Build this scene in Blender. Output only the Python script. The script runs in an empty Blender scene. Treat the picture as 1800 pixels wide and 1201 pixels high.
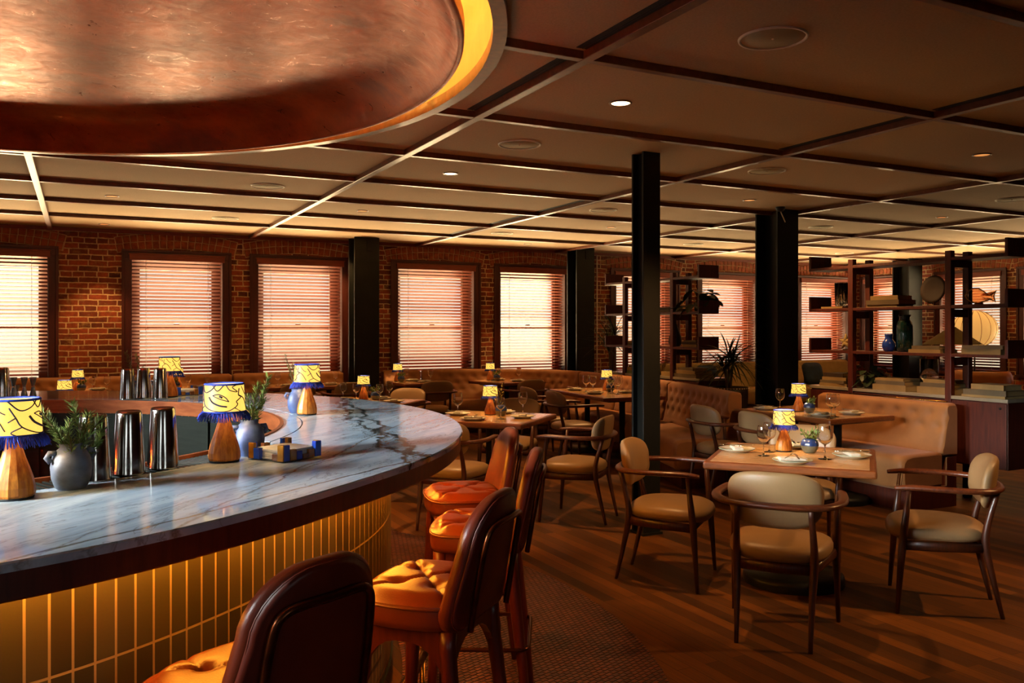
import bpy, math, random
from mathutils import Vector, Matrix
PI = math.pi
rnd = random.Random(7)
SC = bpy.context.scene
COL = SC.collection

# ------------------------------------------------------------------ mesh builder
class MB:
    def __init__(self):
        self.v = []; self.f = []; self.s = []; self.uv = {}
    def add(self, vs, fs, smooth=False, uvs=None):
        o = len(self.v)
        self.v += [tuple(p) for p in vs]
        for i, f in enumerate(fs):
            if uvs is not None: self.uv[len(self.f)] = [uvs[k] for k in f]
            self.f.append(tuple(k + o for k in f)); self.s.append(smooth)
        return self
    def box(self, c, s, rz=0.0, rx=0.0, ry=0.0):
        m = Matrix.Rotation(rz, 3, 'Z') @ Matrix.Rotation(ry, 3, 'Y') @ Matrix.Rotation(rx, 3, 'X')
        hx, hy, hz = s[0]/2, s[1]/2, s[2]/2
        vs = [m @ Vector((x*hx, y*hy, z*hz)) + Vector(c) for z in (-1, 1) for y in (-1, 1) for x in (-1, 1)]
        return self.add(vs, [(0,2,3,1),(4,5,7,6),(0,1,5,4),(2,6,7,3),(0,4,6,2),(1,3,7,5)])
    def bx(self, x0, x1, y0, y1, z0, z1):
        return self.box(((x0+x1)/2, (y0+y1)/2, (z0+z1)/2), (abs(x1-x0), abs(y1-y0), abs(z1-z0)))
    def loft(self, rings, smooth=True, cap=True, closed=False):
        n = len(rings[0]); vs = [p for r in rings for p in r]; fs = []
        m = len(rings)
        for i in range(m if closed else m-1):
            a = i*n; b = ((i+1) % m)*n
            for k in range(n):
                k2 = (k+1) % n
                fs.append((a+k, a+k2, b+k2, b+k))
        self.add(vs, fs, smooth)
        if cap and not closed:
            o = len(self.v)-len(vs)
            self.f.append(tuple(o+k for k in range(n-1, -1, -1))); self.s.append(False)
            self.f.append(tuple(o+(m-1)*n+k for k in range(n))); self.s.append(False)
        return self
    def tube(self, pts, r, seg=8, closed=False, flat=None, cap=True):
        pts = [Vector(p) for p in pts]; n = len(pts)
        rr = r if isinstance(r, (list, tuple)) else [r]*n
        rings = []; nv = None
        for i, p in enumerate(pts):
            if closed: t = pts[(i+1) % n]-pts[i-1]
            elif i == 0: t = pts[1]-p
            elif i == n-1: t = p-pts[i-1]
            else: t = (pts[i+1]-p).normalized()+(p-pts[i-1]).normalized()
            t.normalize()
            if nv is None:
                up = Vector((0,0,1)) if abs(t.z) < .9 else Vector((0,1,0))
                nv = (up-t*up.dot(t)).normalized()
            else:
                nv = (nv-t*nv.dot(t)); nv.normalize()
            if flat: 
                up = Vector((0,0,1)); nv = (up-t*up.dot(t)).normalized()
            b = t.cross(nv)
            fw, fh = flat if flat else (1, 1)
            rings.append([p+nv*(rr[i]*fh*math.cos(2*PI*k/seg))+b*(rr[i]*fw*math.sin(2*PI*k/seg)) for k in range(seg)])
        return self.loft(rings, True, cap, closed)
    def lathe(self, prof, seg=24, c=(0,0,0), smooth=True, closed=False, wob=None):
        rings = []
        for (r, z) in prof:
            rings.append([(c[0]+(r+(wob(r,z,2*PI*k/seg) if wob else 0))*math.cos(2*PI*k/seg), c[1]+(r+(wob(r,z,2*PI*k/seg) if wob else 0))*math.sin(2*PI*k/seg), c[2]+z) for k in range(seg)])
        return self.loft(rings, smooth, False, closed)
    def disc(self, c, r, seg=24, up=True):
        vs = [(c[0]+r*math.cos(2*PI*k/seg), c[1]+r*math.sin(2*PI*k/seg), c[2]) for k in range(seg)]
        return self.add(vs, [tuple(range(seg)) if up else tuple(range(seg-1, -1, -1))])
    def prism(self, out, z0, z1, smooth=False):
        return self.loft([[(x, y, z0) for x, y in out], [(x, y, z1) for x, y in out]], smooth, True)
    def grid(self, fn, nu, nv, smooth=True, uv=None):
        vs = []; us = []
        for j in range(nv+1):
            for i in range(nu+1):
                vs.append(fn(i/nu, j/nv)); us.append(uv(i/nu, j/nv) if uv else (i/nu, j/nv))
        fs = [(j*(nu+1)+i, j*(nu+1)+i+1, (j+1)*(nu+1)+i+1, (j+1)*(nu+1)+i) for j in range(nv) for i in range(nu)]
        return self.add(vs, fs, smooth, us if uv else None)
    def sphere(self, c, r, sx=1, sy=1, sz=1, seg=12, ring=8):
        rings = [[(c[0]+sx*r*math.sin(PI*j/ring)*math.cos(2*PI*k/seg), c[1]+sy*r*math.sin(PI*j/ring)*math.sin(2*PI*k/seg), c[2]-sz*r*math.cos(PI*j/ring)) for k in range(seg)] for j in range(ring+1)]
        return self.loft(rings, True, False)
    def xform(self, m):
        self.v = [tuple(m @ Vector(p)) for p in self.v]; return self
    def build(self, name, mat=None, parent=None, bevel=0, bseg=2, subs=0, loc=None, solid=0):
        me = bpy.data.meshes.new(name); me.from_pydata(self.v, [], self.f)
        me.polygons.foreach_set('use_smooth', self.s)
        if self.uv:
            ul = me.uv_layers.new(name='UVMap')
            for pi, uvs in self.uv.items():
                for li, q in zip(me.polygons[pi].loop_indices, uvs): ul.data[li].uv = q
        me.update()
        o = bpy.data.objects.new(name, me); COL.objects.link(o)
        if mat: me.materials.append(mat)
        if parent: o.parent = parent
        if loc: o.location = loc
        if solid:
            md = o.modifiers.new('s', 'SOLIDIFY'); md.thickness = solid; md.offset = 0
        if bevel:
            md = o.modifiers.new('b', 'BEVEL'); md.width = bevel; md.segments = bseg; md.limit_method = 'ANGLE'; md.angle_limit = .6
        if subs:
            md = o.modifiers.new('u', 'SUBSURF'); md.levels = subs; md.render_levels = subs
        return o

def thing(name, label, cat, loc=(0,0,0), rz=0.0, group=None):
    o = bpy.data.objects.new(name, None); COL.objects.link(o); o.empty_display_size = .1
    o.location = loc; o.rotation_euler = (0, 0, rz)
    return tag(o, label, cat, group)
def tag(o, label, cat, group=None, kind=None):
    o['label'] = label; o['category'] = cat
    if group: o['group'] = group
    if kind: o['kind'] = kind
    return o
def struct(o):
    o['kind'] = 'structure'; return o
def dup(root, loc, rz=0.0, label=None, group=None, scale=None):
    r = root.copy(); COL.objects.link(r); r.location = loc; r.rotation_euler = (0, 0, rz)
    if label: r['label'] = label
    if group: r['group'] = group
    if scale: r.scale = (scale,)*3
    for ch in list(root.children):
        c = ch.copy(); COL.objects.link(c); c.parent = r
        for g in list(ch.children):
            d = g.copy(); COL.objects.link(d); d.parent = c
    return r
class Proto:
    """first call moves the original, later calls copy it"""
    def __init__(self, root): self.r = root; self.used = False
    def put(self, loc, rz, label, group=None, scale=None):
        if not self.used:
            self.used = True; r = self.r; r.location = loc; r.rotation_euler = (0, 0, rz); r['label'] = label
            if group: r['group'] = group
            if scale: r.scale = (scale,)*3
            return r
        return dup(self.r, loc, rz, label, group, scale or 1.0)

def sgnpow(c, e): return math.copysign(abs(c)**e, c)
def superell(a, b, n, seg, cx=0, cy=0):
    return [(cx+a*sgnpow(math.cos(2*PI*k/seg), 2/n), cy+b*sgnpow(math.sin(2*PI*k/seg), 2/n)) for k in range(seg)]
def smooth01(t):
    t = max(0, min(1, t)); return t*t*(3-2*t)
def spline(pts, n):
    """Catmull-Rom through pts, n samples per span"""
    P = [Vector(p) for p in pts]; P = [P[0]*2-P[1]]+P+[P[-1]*2-P[-2]]; out = []
    for i in range(1, len(P)-2):
        for k in range(n):
            t = k/n; a, b, c, d = P[i-1:i+3]
            out.append(.5*((2*b)+(c-a)*t+(2*a-5*b+4*c-d)*t*t+(3*b-a-3*c+d)*t**3))
    out.append(P[-2]); return out

# ------------------------------------------------------------------ materials
def _nt(name):
    m = bpy.data.materials.new(name); m.use_nodes = True
    nt = m.node_tree; b = nt.nodes['Principled BSDF']; return m, nt, b
def N(nt, t, **kw):
    n = nt.nodes.new(t)
    for k, v in kw.items():
        if k.startswith('i_'): n.inputs[k[2:].replace('_', ' ')].default_value = v
        else: setattr(n, k, v)
    return n
def L(nt, a, b): nt.links.new(a, b)
def rgb(h):
    h = h.lstrip('#'); c = [int(h[i:i+2], 16)/255 for i in (0, 2, 4)]
    return tuple(((x+.055)/1.055)**2.4 if x > .04045 else x/12.92 for x in c)+(1,)
def ramp(nt, stops):
    r = N(nt, 'ShaderNodeValToRGB'); e = r.color_ramp.elements
    e[0].position, e[0].color = stops[0]; e[1].position, e[1].color = stops[1]
    for p, c in stops[2:]:
        q = e.new(p); q.color = c
    return r
def coords(nt, scale=(1,1,1), rot=(0,0,0), loc=(0,0,0), kind='Object'):
    t = N(nt, 'ShaderNodeTexCoord'); m = N(nt, 'ShaderNodeMapping')
    m.vector_type = 'TEXTURE'    # rotate first, then stretch along the rotated axes
    m.inputs['Scale'].default_value = tuple(1/q for q in scale); m.inputs['Rotation'].default_value = rot; m.inputs['Location'].default_value = loc
    L(nt, t.outputs[kind], m.inputs['Vector']); return m.outputs['Vector']
def noisy(name, c1, c2, scale=8, stretch=(1,1,1), rough=.5, metal=0, bump=0.0, bscale=None, detail=4, spec=.5, coat=0, lo=.3, hi=.7, sheen=0, rot=(0,0,0)):
    m, nt, b = _nt(name)
    v = coords(nt, stretch, rot)
    n = N(nt, 'ShaderNodeTexNoise', i_Scale=scale, i_Detail=detail, i_Roughness=.6); L(nt, v, n.inputs['Vector'])
    r = ramp(nt, [(lo, c1), (hi, c2)]); L(nt, n.outputs['Fac'], r.inputs['Fac']); L(nt, r.outputs['Color'], b.inputs['Base Color'])
    b.inputs['Roughness'].default_value = rough; b.inputs['Metallic'].default_value = metal
    b.inputs['Specular IOR Level'].default_value = spec
    if coat: b.inputs['Coat Weight'].default_value = coat; b.inputs['Coat Roughness'].default_value = .08
    if sheen: b.inputs['Sheen Weight'].default_value = sheen
    if bump:
        n2 = n
        if bscale:
            n2 = N(nt, 'ShaderNodeTexNoise', i_Scale=bscale, i_Detail=3); L(nt, v, n2.inputs['Vector'])
        bp = N(nt, 'ShaderNodeBump', i_Strength=bump, i_Distance=.01); L(nt, n2.outputs['Fac'], bp.inputs['Height']); L(nt, bp.outputs['Normal'], b.inputs['Normal'])
    return m
def emis(name, col, strength, base=None):
    m, nt, b = _nt(name)
    n = N(nt, 'ShaderNodeTexNoise', i_Scale=60.0); v = coords(nt); L(nt, v, n.inputs['Vector'])
    r = ramp(nt, [(.2, tuple(x*.88 for x in col[:3])+(1,)), (.8, col)]); L(nt, n.outputs['Fac'], r.inputs['Fac'])
    b.inputs['Base Color'].default_value = base or col; L(nt, r.outputs['Color'], b.inputs['Emission Color']); b.inputs['Emission Strength'].default_value = strength
    return m
def thin_glass(name, tint=(1,1,1,1), refl=.05, rough=0.02):
    m, nt, b = _nt(name)
    tr = N(nt, 'ShaderNodeBsdfTransparent', i_Color=tint); gl = N(nt, 'ShaderNodeBsdfGlossy', i_Roughness=rough)
    lw = N(nt, 'ShaderNodeLayerWeight', i_Blend=.5); mx = N(nt, 'ShaderNodeMixShader')
    n = N(nt, 'ShaderNodeTexNoise', i_Scale=3.0); L(nt, coords(nt), n.inputs['Vector'])
    pw = N(nt, 'ShaderNodeMath', operation='POWER'); pw.inputs[1].default_value = 3.6; L(nt, lw.outputs['Facing'], pw.inputs[0])
    m1 = N(nt, 'ShaderNodeMath', operation='MULTIPLY_ADD'); m1.inputs[1].default_value = .8; m1.inputs[2].default_value = refl-.01; L(nt, pw.outputs[0], m1.inputs[0])
    ma = N(nt, 'ShaderNodeMath', operation='MULTIPLY_ADD'); ma.inputs[1].default_value = .02; L(nt, n.outputs['Fac'], ma.inputs[0]); L(nt, m1.outputs[0], ma.inputs[2])
    L(nt, ma.outputs[0], mx.inputs['Fac']); L(nt, tr.outputs[0], mx.inputs[1]); L(nt, gl.outputs[0], mx.inputs[2])
    L(nt, mx.outputs[0], nt.nodes['Material Output'].inputs['Surface']); return m
def plainrgb(r, g, b): return (r, g, b, 1)

M = {}
M['walnut'] = noisy('walnut', rgb('2c1208'), rgb('54260f'), 5, (14, 14, 1.2), .4, coat=.08, bump=.05)
M['walnut_h'] = noisy('walnut_horizontal', rgb('3a180b'), rgb('6a3216'), 5, (1.5, 14, 14), .36, coat=.12)
M['mahogany'] = noisy('mahogany', rgb('3f1409'), rgb('5e2412'), 4, (10, 10, 1), .45, coat=.03)
M['stoolwood'] = noisy('stool_wood', rgb('55180c'), rgb('732813'), 4, (10, 10, 1), .38, coat=.1)
M['stoolback'] = noisy('stool_back_shell', rgb('5c1a0c'), rgb('722612'), 4, (1, 1, 1), .42, bump=.05, bscale=200)
M['casing'] = noisy('casing_wood', rgb('3a130a'), rgb('4d1c0f'), 4, (10, 10, 1), .45)
M['beam'] = noisy('beam_oak', rgb('55290f'), rgb('74401b'), 4, (6, 6, 6), .38, bump=.05, coat=.12)
M['lampwood'] = noisy('lamp_wood', rgb('a34e0c'), rgb('dd8a2c'), 6, (16, 16, 1.2), .45, lo=.35, hi=.65)
M['slat'] = noisy('blind_slat', rgb('7c3c26'), rgb('8c4a30'), 4, (2, 20, 20), .5)
M['valance'] = noisy('valance_wood', rgb('6b2a14'), rgb('86391d'), 4, (2, 20, 20), .45)
M['black_steel'] = noisy('black_steel', rgb('0d100e'), rgb('171a17'), 6, (1,1,1), .45, metal=.3)
M['black'] = noisy('matt_black', rgb('060606'), rgb('0b0a09'), 6, (1,1,1), .7)
M['dark_steel'] = noisy('bar_steel', rgb('23292a'), rgb('343a38'), 5, (1, 1, 8), .35, metal=.75)
M['steel'] = noisy('polished_steel', rgb('b9b7b2'), rgb('d8d6d0'), 5, (1, 1, 8), .13, metal=1)
M['satin_steel'] = noisy('satin_steel', rgb('8c949c'), rgb('a7b0b8'), 5, (1, 1, 8), .32, metal=.9)
M['well_steel'] = noisy('well_steel', rgb('171c17'), rgb('232922'), 5, (1, 1, 8), .4, metal=.6)
M['edge'] = noisy('table_edge', rgb('62300f'), rgb('84481f'), 4, (3, 14, 14), .35, coat=.15)
M['brass'] = noisy('brass', rgb('8a5f2c'), rgb('a9793c'), 5, (1, 1, 4), .25, metal=1)
M['bronze'] = noisy('bronze_tube', rgb('4a2412'), rgb('6b381b'), 5, (1, 1, 4), .28, metal=.9)
M['leather'] = noisy('stool_leather', rgb('66220e'), rgb('843315'), 3, (1,1,1), .33, bump=.12, bscale=220)
M['leather_back'] = noisy('stool_back_leather', rgb('5e2110'), rgb('7a3118'), 3, (1,1,1), .36, bump=.08, bscale=220)
M['cream'] = noisy('cream_leather', rgb('8c6e4a'), rgb('9b7b55'), 3, (1,1,1), .42, bump=.05, bscale=200)
M['tan'] = noisy('tan_velvet', rgb('8c5a2c'), rgb('a26a36'), 4, (1,1,1), .62, bump=.05, bscale=120, sheen=.15)
M['olive'] = noisy('beige_upholstery', rgb('8d7a52'), rgb('a59063'), 4, (1,1,1), .8, bump=.05, bscale=120)
M['navy'] = noisy('navy_cloth', rgb('0c2440'), rgb('17365c'), 9, (1,1,1), .8, bump=.1, bscale=150)
M['cobalt_cloth'] = noisy('blue_velvet', rgb('0f2a6e'), rgb('1a3c92'), 9, (1,1,1), .7, bump=.1, bscale=150)
M['teal'] = noisy('teal_cloth', rgb('12343a'), rgb('1d4a50'), 9, (1,1,1), .8, bump=.1, bscale=150)
M['fringe'] = noisy('blue_fringe', rgb('0b2a8f'), rgb('1c45c4'), 40, (1,1,1), .7)
M['ink'] = noisy('navy_ink', rgb('121430'), rgb('1b1e40'), 30, (1,1,1), .7)
M['linen'] = emis('lit_linen_shade', rgb('ffc858'), 1.2, rgb('7a6534'))
M['bulb'] = emis('warm_bulb', rgb('ffc070'), 14)
M['led'] = emis('amber_led', rgb('ff9226'), 9)
M['downlight'] = emis('downlight_lens', rgb('ffd9a0'), 6)
M['downlight_dim'] = emis('dim_downlight_lens', rgb('d98c46'), .8)
M['panel'] = noisy('ceiling_felt', rgb('a3855c'), rgb('b19268'), 90, (1,1,1), .9, bump=.15, detail=2)
M['speaker'] = noisy('speaker_grille', rgb('93835f'), rgb('a3926c'), 200, (1,1,1), .8, bump=.1)
M['white_paint'] = noisy('white_paint', rgb('d9cdb6'), rgb('e8dcc4'), 12, (1,1,1), .6)
M['china'] = noisy('white_china', rgb('cfc6b2'), rgb('ddd5c2'), 6, (1,1,1), .25, coat=.3)
M['napkin'] = noisy('napkin_linen', rgb('c7bda9'), rgb('d8cfbd'), 60, (1,1,1), .9, bump=.1)
M['paper'] = noisy('paper_napkin', rgb('c9cfdb'), rgb('dfe4ee'), 30, (1,1,1), .9)
M['leaf'] = noisy('rosemary_leaf', rgb('4c6024'), rgb('7d9444'), 20, (1,1,1), .6)
M['leaf_dark'] = noisy('dark_leaf', rgb('16240f'), rgb('28391a'), 14, (1,1,1), .5)
M['leaf_gold'] = noisy('golden_leaf', rgb('8d7a2c'), rgb('b59d45'), 14, (1,1,1), .5)
M['stem'] = noisy('stem', rgb('4a3a1c'), rgb('66522a'), 20, (1,1,1), .7)
M['glaze_blue'] = noisy('blue_glaze', rgb('263a70'), rgb('5a6f9a'), 16, (1,1,1), .5, detail=8, bump=.25)
M['glaze_grey'] = noisy('grey_blue_glaze', rgb('3b4048'), rgb('5a6474'), 14, (1,1,1.6), .5, detail=8, bump=.15)
M['glaze_deep'] = noisy('deep_blue_glaze', rgb('16295e'), rgb('3c5590'), 10, (1,1,1), .2, detail=6, coat=.5)
M['glaze_stone'] = noisy('stone_glaze', rgb('5b5a45'), rgb('76735a'), 18, (1,1,1), .4, detail=6)
M['cobalt'] = noisy('cobalt_glaze', rgb('0b2f9c'), rgb('1d50d0'), 8, (1,1,1), .2, coat=.6)
M['amber'] = noisy('amber_tile', rgb('6b4312'), rgb('a87320'), 25, (1,1,1), .2, detail=6, coat=.5)
M['brown_tile'] = noisy('brown_tile', rgb('4a2a14'), rgb('7a4a22'), 25, (1,1,1), .25, detail=6, coat=.5)
M['book_cream'] = noisy('book_cream', rgb('8a7044'), rgb('9c8252'), 6, (1,1,1), .8)
M['book_grey'] = noisy('book_grey', rgb('5e523c'), rgb('6e6048'), 6, (1,1,1), .8)
M['book_dark'] = noisy('book_dark', rgb('2b1d14'), rgb('3c2a1c'), 6, (1,1,1), .7)
M['book_green'] = noisy('book_green', rgb('48562e'), rgb('5c6b3c'), 6, (1,1,1), .7)
M['pages'] = noisy('book_pages', rgb('9c8556'), rgb('b09a68'), 30, (1, 1, 60), .9)
M['pot'] = noisy('dark_pot', rgb('1d130c'), rgb('2f2014'), 8, (1,1,1), .5)
M['fluted'] = noisy('fluted_stone', rgb('6a6a58'), rgb('7f7e6a'), 8, (1,1,1), .6)
M['bark'] = noisy('bark', rgb('3b2a18'), rgb('56402a'), 8, (1,1,1), .8)
M['glass'] = thin_glass('window_glass', (.97,.98,.98,1))
def clear_glass(name):
    m, nt, b = _nt(name); b.inputs['Base Color'].default_value = (.98, .98, .97, 1); b.inputs['Transmission Weight'].default_value = 1; b.inputs['IOR'].default_value = 1.47
    n = N(nt, 'ShaderNodeTexNoise', i_Scale=4.0); L(nt, coords(nt), n.inputs['Vector']); r = N(nt, 'ShaderNodeMapRange'); r.inputs[3].default_value = .0; r.inputs[4].default_value = .02; L(nt, n.outputs['Fac'], r.inputs[0]); L(nt, r.outputs[0], b.inputs['Roughness']); return m
M['wineglass'] = clear_glass('wine_glass')
M['amberglass'] = thin_glass('amber_glass', (.85,.55,.3,1))
M['greenglass'] = noisy('dark_green_glass', rgb('0b2a28'), rgb('143d3a'), 6, (1,1,1), .1, coat=.6)
M['lantern'] = emis('lantern_paper', rgb('ffb860'), .55, rgb('e8d2a0'))
M['coneshade'] = noisy('cone_shade', rgb('8f8462'), rgb('a1956f'), 6, (1,1,1), .8)
M['caramel'] = noisy('caramel_leather', rgb('a5622a'), rgb('bd7838'), 4, (1,1,1), .3)
M['cove'] = noisy('cove_paint', rgb('e0c48c'), rgb('ecd29c'), 6, (1,1,1), .6)
M['wicker'] = noisy('wicker', rgb('3a2614'), rgb('59401f'), 60, (1,1,3), .8, bump=.3)
M['table_top'] = noisy('table_oak', rgb('b58654'), rgb('d0a573'), 4, (2, 22, 1), .22, coat=.35)
M['marble_small'] = noisy('cabinet_marble', rgb('8d8472'), rgb('a59b86'), 5, (1,1,1), .25, detail=8)

def copper():
    m, nt, b = _nt('patinated_copper'); v = coords(nt)
    n1 = N(nt, 'ShaderNodeTexNoise', i_Scale=1.3, i_Detail=7, i_Roughness=.65); L(nt, v, n1.inputs['Vector'])
    r = ramp(nt, [(.3, rgb('5a2414')), (.45, rgb('8e3f1c')), (.55, rgb('a85022')), (.63, rgb('8a4630')), (.75, rgb('6d3a2c'))]); L(nt, n1.outputs['Fac'], r.inputs['Fac'])
    L(nt, r.outputs['Color'], b.inputs['Base Color']); b.inputs['Metallic'].default_value = .62
    n2 = N(nt, 'ShaderNodeTexNoise', i_Scale=9.0, i_Detail=8, i_Roughness=.7, i_Distortion=1.5); L(nt, coords(nt, (1, 1, .4)), n2.inputs['Vector'])
    rr = N(nt, 'ShaderNodeMapRange'); rr.inputs[1].default_value = .3; rr.inputs[2].default_value = .7; rr.inputs[3].default_value = .24; rr.inputs[4].default_value = .46
    L(nt, n2.outputs['Fac'], rr.inputs[0]); L(nt, rr.outputs[0], b.inputs['Roughness'])
    bp = N(nt, 'ShaderNodeBump', i_Strength=.12, i_Distance=.02); L(nt, n2.outputs['Fac'], bp.inputs['Height']); L(nt, bp.outputs['Normal'], b.inputs['Normal'])
    return m
M['copper'] = copper()
M['copper_rim'] = noisy('copper_rim', rgb('8a4422'), rgb('b8683a'), 6, (1, 1, 5), .35, metal=.6)

def brick(name, axes):
    m, nt, b = _nt(name)
    t = N(nt, 'ShaderNodeTexCoord'); sx = N(nt, 'ShaderNodeSeparateXYZ'); cx = N(nt, 'ShaderNodeCombineXYZ')
    L(nt, t.outputs['Object'], sx.inputs[0]); L(nt, sx.outputs[axes[0]], cx.inputs[0]); L(nt, sx.outputs['Z'], cx.inputs[1])
    nz = N(nt, 'ShaderNodeTexNoise', i_Scale=7.0, i_Detail=3); L(nt, cx.outputs[0], nz.inputs['Vector'])
    va = N(nt, 'ShaderNodeVectorMath', operation='MULTIPLY_ADD'); va.inputs[1].default_value = (.026, .022, 0); L(nt, nz.outputs['Color'], va.inputs[0]); L(nt, cx.outputs[0], va.inputs[2])
    br = N(nt, 'ShaderNodeTexBrick', i_Scale=1.0, i_Mortar_Size=.0085, i_Mortar_Smooth=.3, i_Brick_Width=.225, i_Row_Height=.0725, i_Bias=-.1)
    br.offset = .5; br.squash = .62; br.squash_frequency = 3
    br.inputs['Color1'].default_value = rgb('a04a26'); br.inputs['Color2'].default_value = rgb('4c2011'); br.inputs['Mortar'].default_value = rgb('d6bb8c')
    L(nt, va.outputs[0], br.inputs['Vector'])
    n2 = N(nt, 'ShaderNodeTexNoise', i_Scale=5.0, i_Detail=8, i_Roughness=.7); L(nt, cx.outputs[0], n2.inputs['Vector'])
    r2 = ramp(nt, [(.55, (0,0,0,1)), (.72, (1,1,1,1))]); L(nt, n2.outputs['Fac'], r2.inputs['Fac'])
    mx = N(nt, 'ShaderNodeMix', data_type='RGBA'); L(nt, r2.outputs['Color'], mx.inputs[0]); L(nt, br.outputs['Color'], mx.inputs[6]); mx.inputs[7].default_value = rgb('a98a58')
    n3 = N(nt, 'ShaderNodeTexNoise', i_Scale=16.0, i_Detail=6, i_Roughness=.75); L(nt, cx.outputs[0], n3.inputs['Vector'])
    r3 = ramp(nt, [(.3, (.5, .47, .45, 1)), (.7, (1.18, 1.15, 1.1, 1))]); L(nt, n3.outputs['Fac'], r3.inputs['Fac'])
    m3 = N(nt, 'ShaderNodeMix', data_type='RGBA', blend_type='MULTIPLY'); m3.inputs[0].default_value = 1; L(nt, mx.outputs[2], m3.inputs[6]); L(nt, r3.outputs['Color'], m3.inputs[7])
    L(nt, m3.outputs[2], b.inputs['Base Color']); b.inputs['Roughness'].default_value = .85
    ad = N(nt, 'ShaderNodeMath', operation='MULTIPLY_ADD'); ad.inputs[1].default_value = .35; L(nt, n2.outputs['Fac'], ad.inputs[0]); 
    inv = N(nt, 'ShaderNodeMath', operation='SUBTRACT'); inv.inputs[0].default_value = 1; L(nt, br.outputs['Fac'], inv.inputs[1]); L(nt, inv.outputs[0], ad.inputs[2])
    bp = N(nt, 'ShaderNodeBump', i_Strength=.8, i_Distance=.012); L(nt, ad.outputs[0], bp.inputs['Height']); L(nt, bp.outputs['Normal'], b.inputs['Normal'])
    return m
M['brick_x'] = brick('brick_window_wall', ('X',)); M['brick_y'] = brick('brick_side_wall', ('Y',))
M['voussoir'] = noisy('arch_brick', rgb('6a2c14'), rgb('b0623a'), 9, (1,1,1), .85, bump=.5, bscale=30, detail=6)
M['mortar'] = noisy('mortar', rgb('b09468'), rgb('cdb285'), 14, (1,1,1), .9, bump=.3)

def floorwood():
    m, nt, b = _nt('oak_floor')
    v = coords(nt, (1,1,1), (0, 0, PI/2))
    br = N(nt, 'ShaderNodeTexBrick', i_Scale=1.0, i_Mortar_Size=.0012, i_Mortar_Smooth=.1, i_Brick_Width=1.5, i_Row_Height=.078, i_Bias=0.0); br.offset = .37
    br.inputs['Color1'].default_value = rgb('804e1a'); br.inputs['Color2'].default_value = rgb('44270c'); br.inputs['Mortar'].default_value = rgb('1a0e06')
    L(nt, v, br.inputs['Vector'])
    n = N(nt, 'ShaderNodeTexNoise', i_Scale=5.0, i_Detail=8, i_Roughness=.65); L(nt, coords(nt, (.8, 14, 1), (0,0,PI/2)), n.inputs['Vector'])
    r = ramp(nt, [(.25, (.45,.42,.4,1)), (.75, (1.15,1.1,1.05,1))]); L(nt, n.outputs['Fac'], r.inputs['Fac'])
    mx = N(nt, 'ShaderNodeMix', data_type='RGBA', blend_type='MULTIPLY'); mx.inputs[0].default_value = 1; L(nt, br.outputs['Color'], mx.inputs[6]); L(nt, r.outputs['Color'], mx.inputs[7])
    L(nt, mx.outputs[2], b.inputs['Base Color'])
    rr = N(nt, 'ShaderNodeMapRange'); rr.inputs[3].default_value = .40; rr.inputs[4].default_value = .6; L(nt, n.outputs['Fac'], rr.inputs[0]); L(nt, rr.outputs[0], b.inputs['Roughness']); b.inputs['Specular IOR Level'].default_value = .22
    bp = N(nt, 'ShaderNodeBump', i_Strength=.15, i_Distance=.004); L(nt, n.outputs['Fac'], bp.inputs['Height']); L(nt, bp.outputs['Normal'], b.inputs['Normal'])
    return m
M['floor'] = floorwood()

def rug():
    m, nt, b = _nt('woven_rug')
    v = coords(nt, (1,1,1), (0,0,.35))
    br = N(nt, 'ShaderNodeTexBrick', i_Scale=1.0, i_Mortar_Size=.005, i_Mortar_Smooth=.9, i_Brick_Width=.036, i_Row_Height=.024); br.offset = .5
    br.inputs['Color1'].default_value = rgb('8c4826'); br.inputs['Color2'].default_value = rgb('5f2d19'); br.inputs['Mortar'].default_value = rgb('1c0b06')
    L(nt, v, br.inputs['Vector']); L(nt, br.outputs['Color'], b.inputs['Base Color']); b.inputs['Roughness'].default_value = .34
    inv = N(nt, 'ShaderNodeMath', operation='SUBTRACT'); inv.inputs[0].default_value = 1; L(nt, br.outputs['Fac'], inv.inputs[1])
    bp = N(nt, 'ShaderNodeBump', i_Strength=1.0, i_Distance=.014); L(nt, inv.outputs[0], bp.inputs['Height']); L(nt, bp.outputs['Normal'], b.inputs['Normal'])
    return m
M['rug'] = rug()

def tiles():
    m, nt, b = _nt('bar_tiles')
    v = coords(nt, kind='UV')
    br = N(nt, 'ShaderNodeTexBrick', i_Scale=1.0, i_Mortar_Size=.0034, i_Mortar_Smooth=.15, i_Brick_Width=.0513, i_Row_Height=.295); br.offset = 0
    br.inputs['Color1'].default_value = rgb('6f6242'); br.inputs['Color2'].default_value = rgb('564b31'); br.inputs['Mortar'].default_value = rgb('d9b57a')
    L(nt, v, br.inputs['Vector']); L(nt, br.outputs['Color'], b.inputs['Base Color'])
    mr = N(nt, 'ShaderNodeMapRange'); mr.inputs[3].default_value = .28; mr.inputs[4].default_value = .8; L(nt, br.outputs['Fac'], mr.inputs[0]); L(nt, mr.outputs[0], b.inputs['Roughness'])
    inv = N(nt, 'ShaderNodeMath', operation='SUBTRACT'); inv.inputs[0].default_value = 1; L(nt, br.outputs['Fac'], inv.inputs[1])
    bp = N(nt, 'ShaderNodeBump', i_Strength=.7, i_Distance=.006); L(nt, inv.outputs[0], bp.inputs['Height']); L(nt, bp.outputs['Normal'], b.inputs['Normal'])
    return m
M['tiles'] = tiles()

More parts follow.
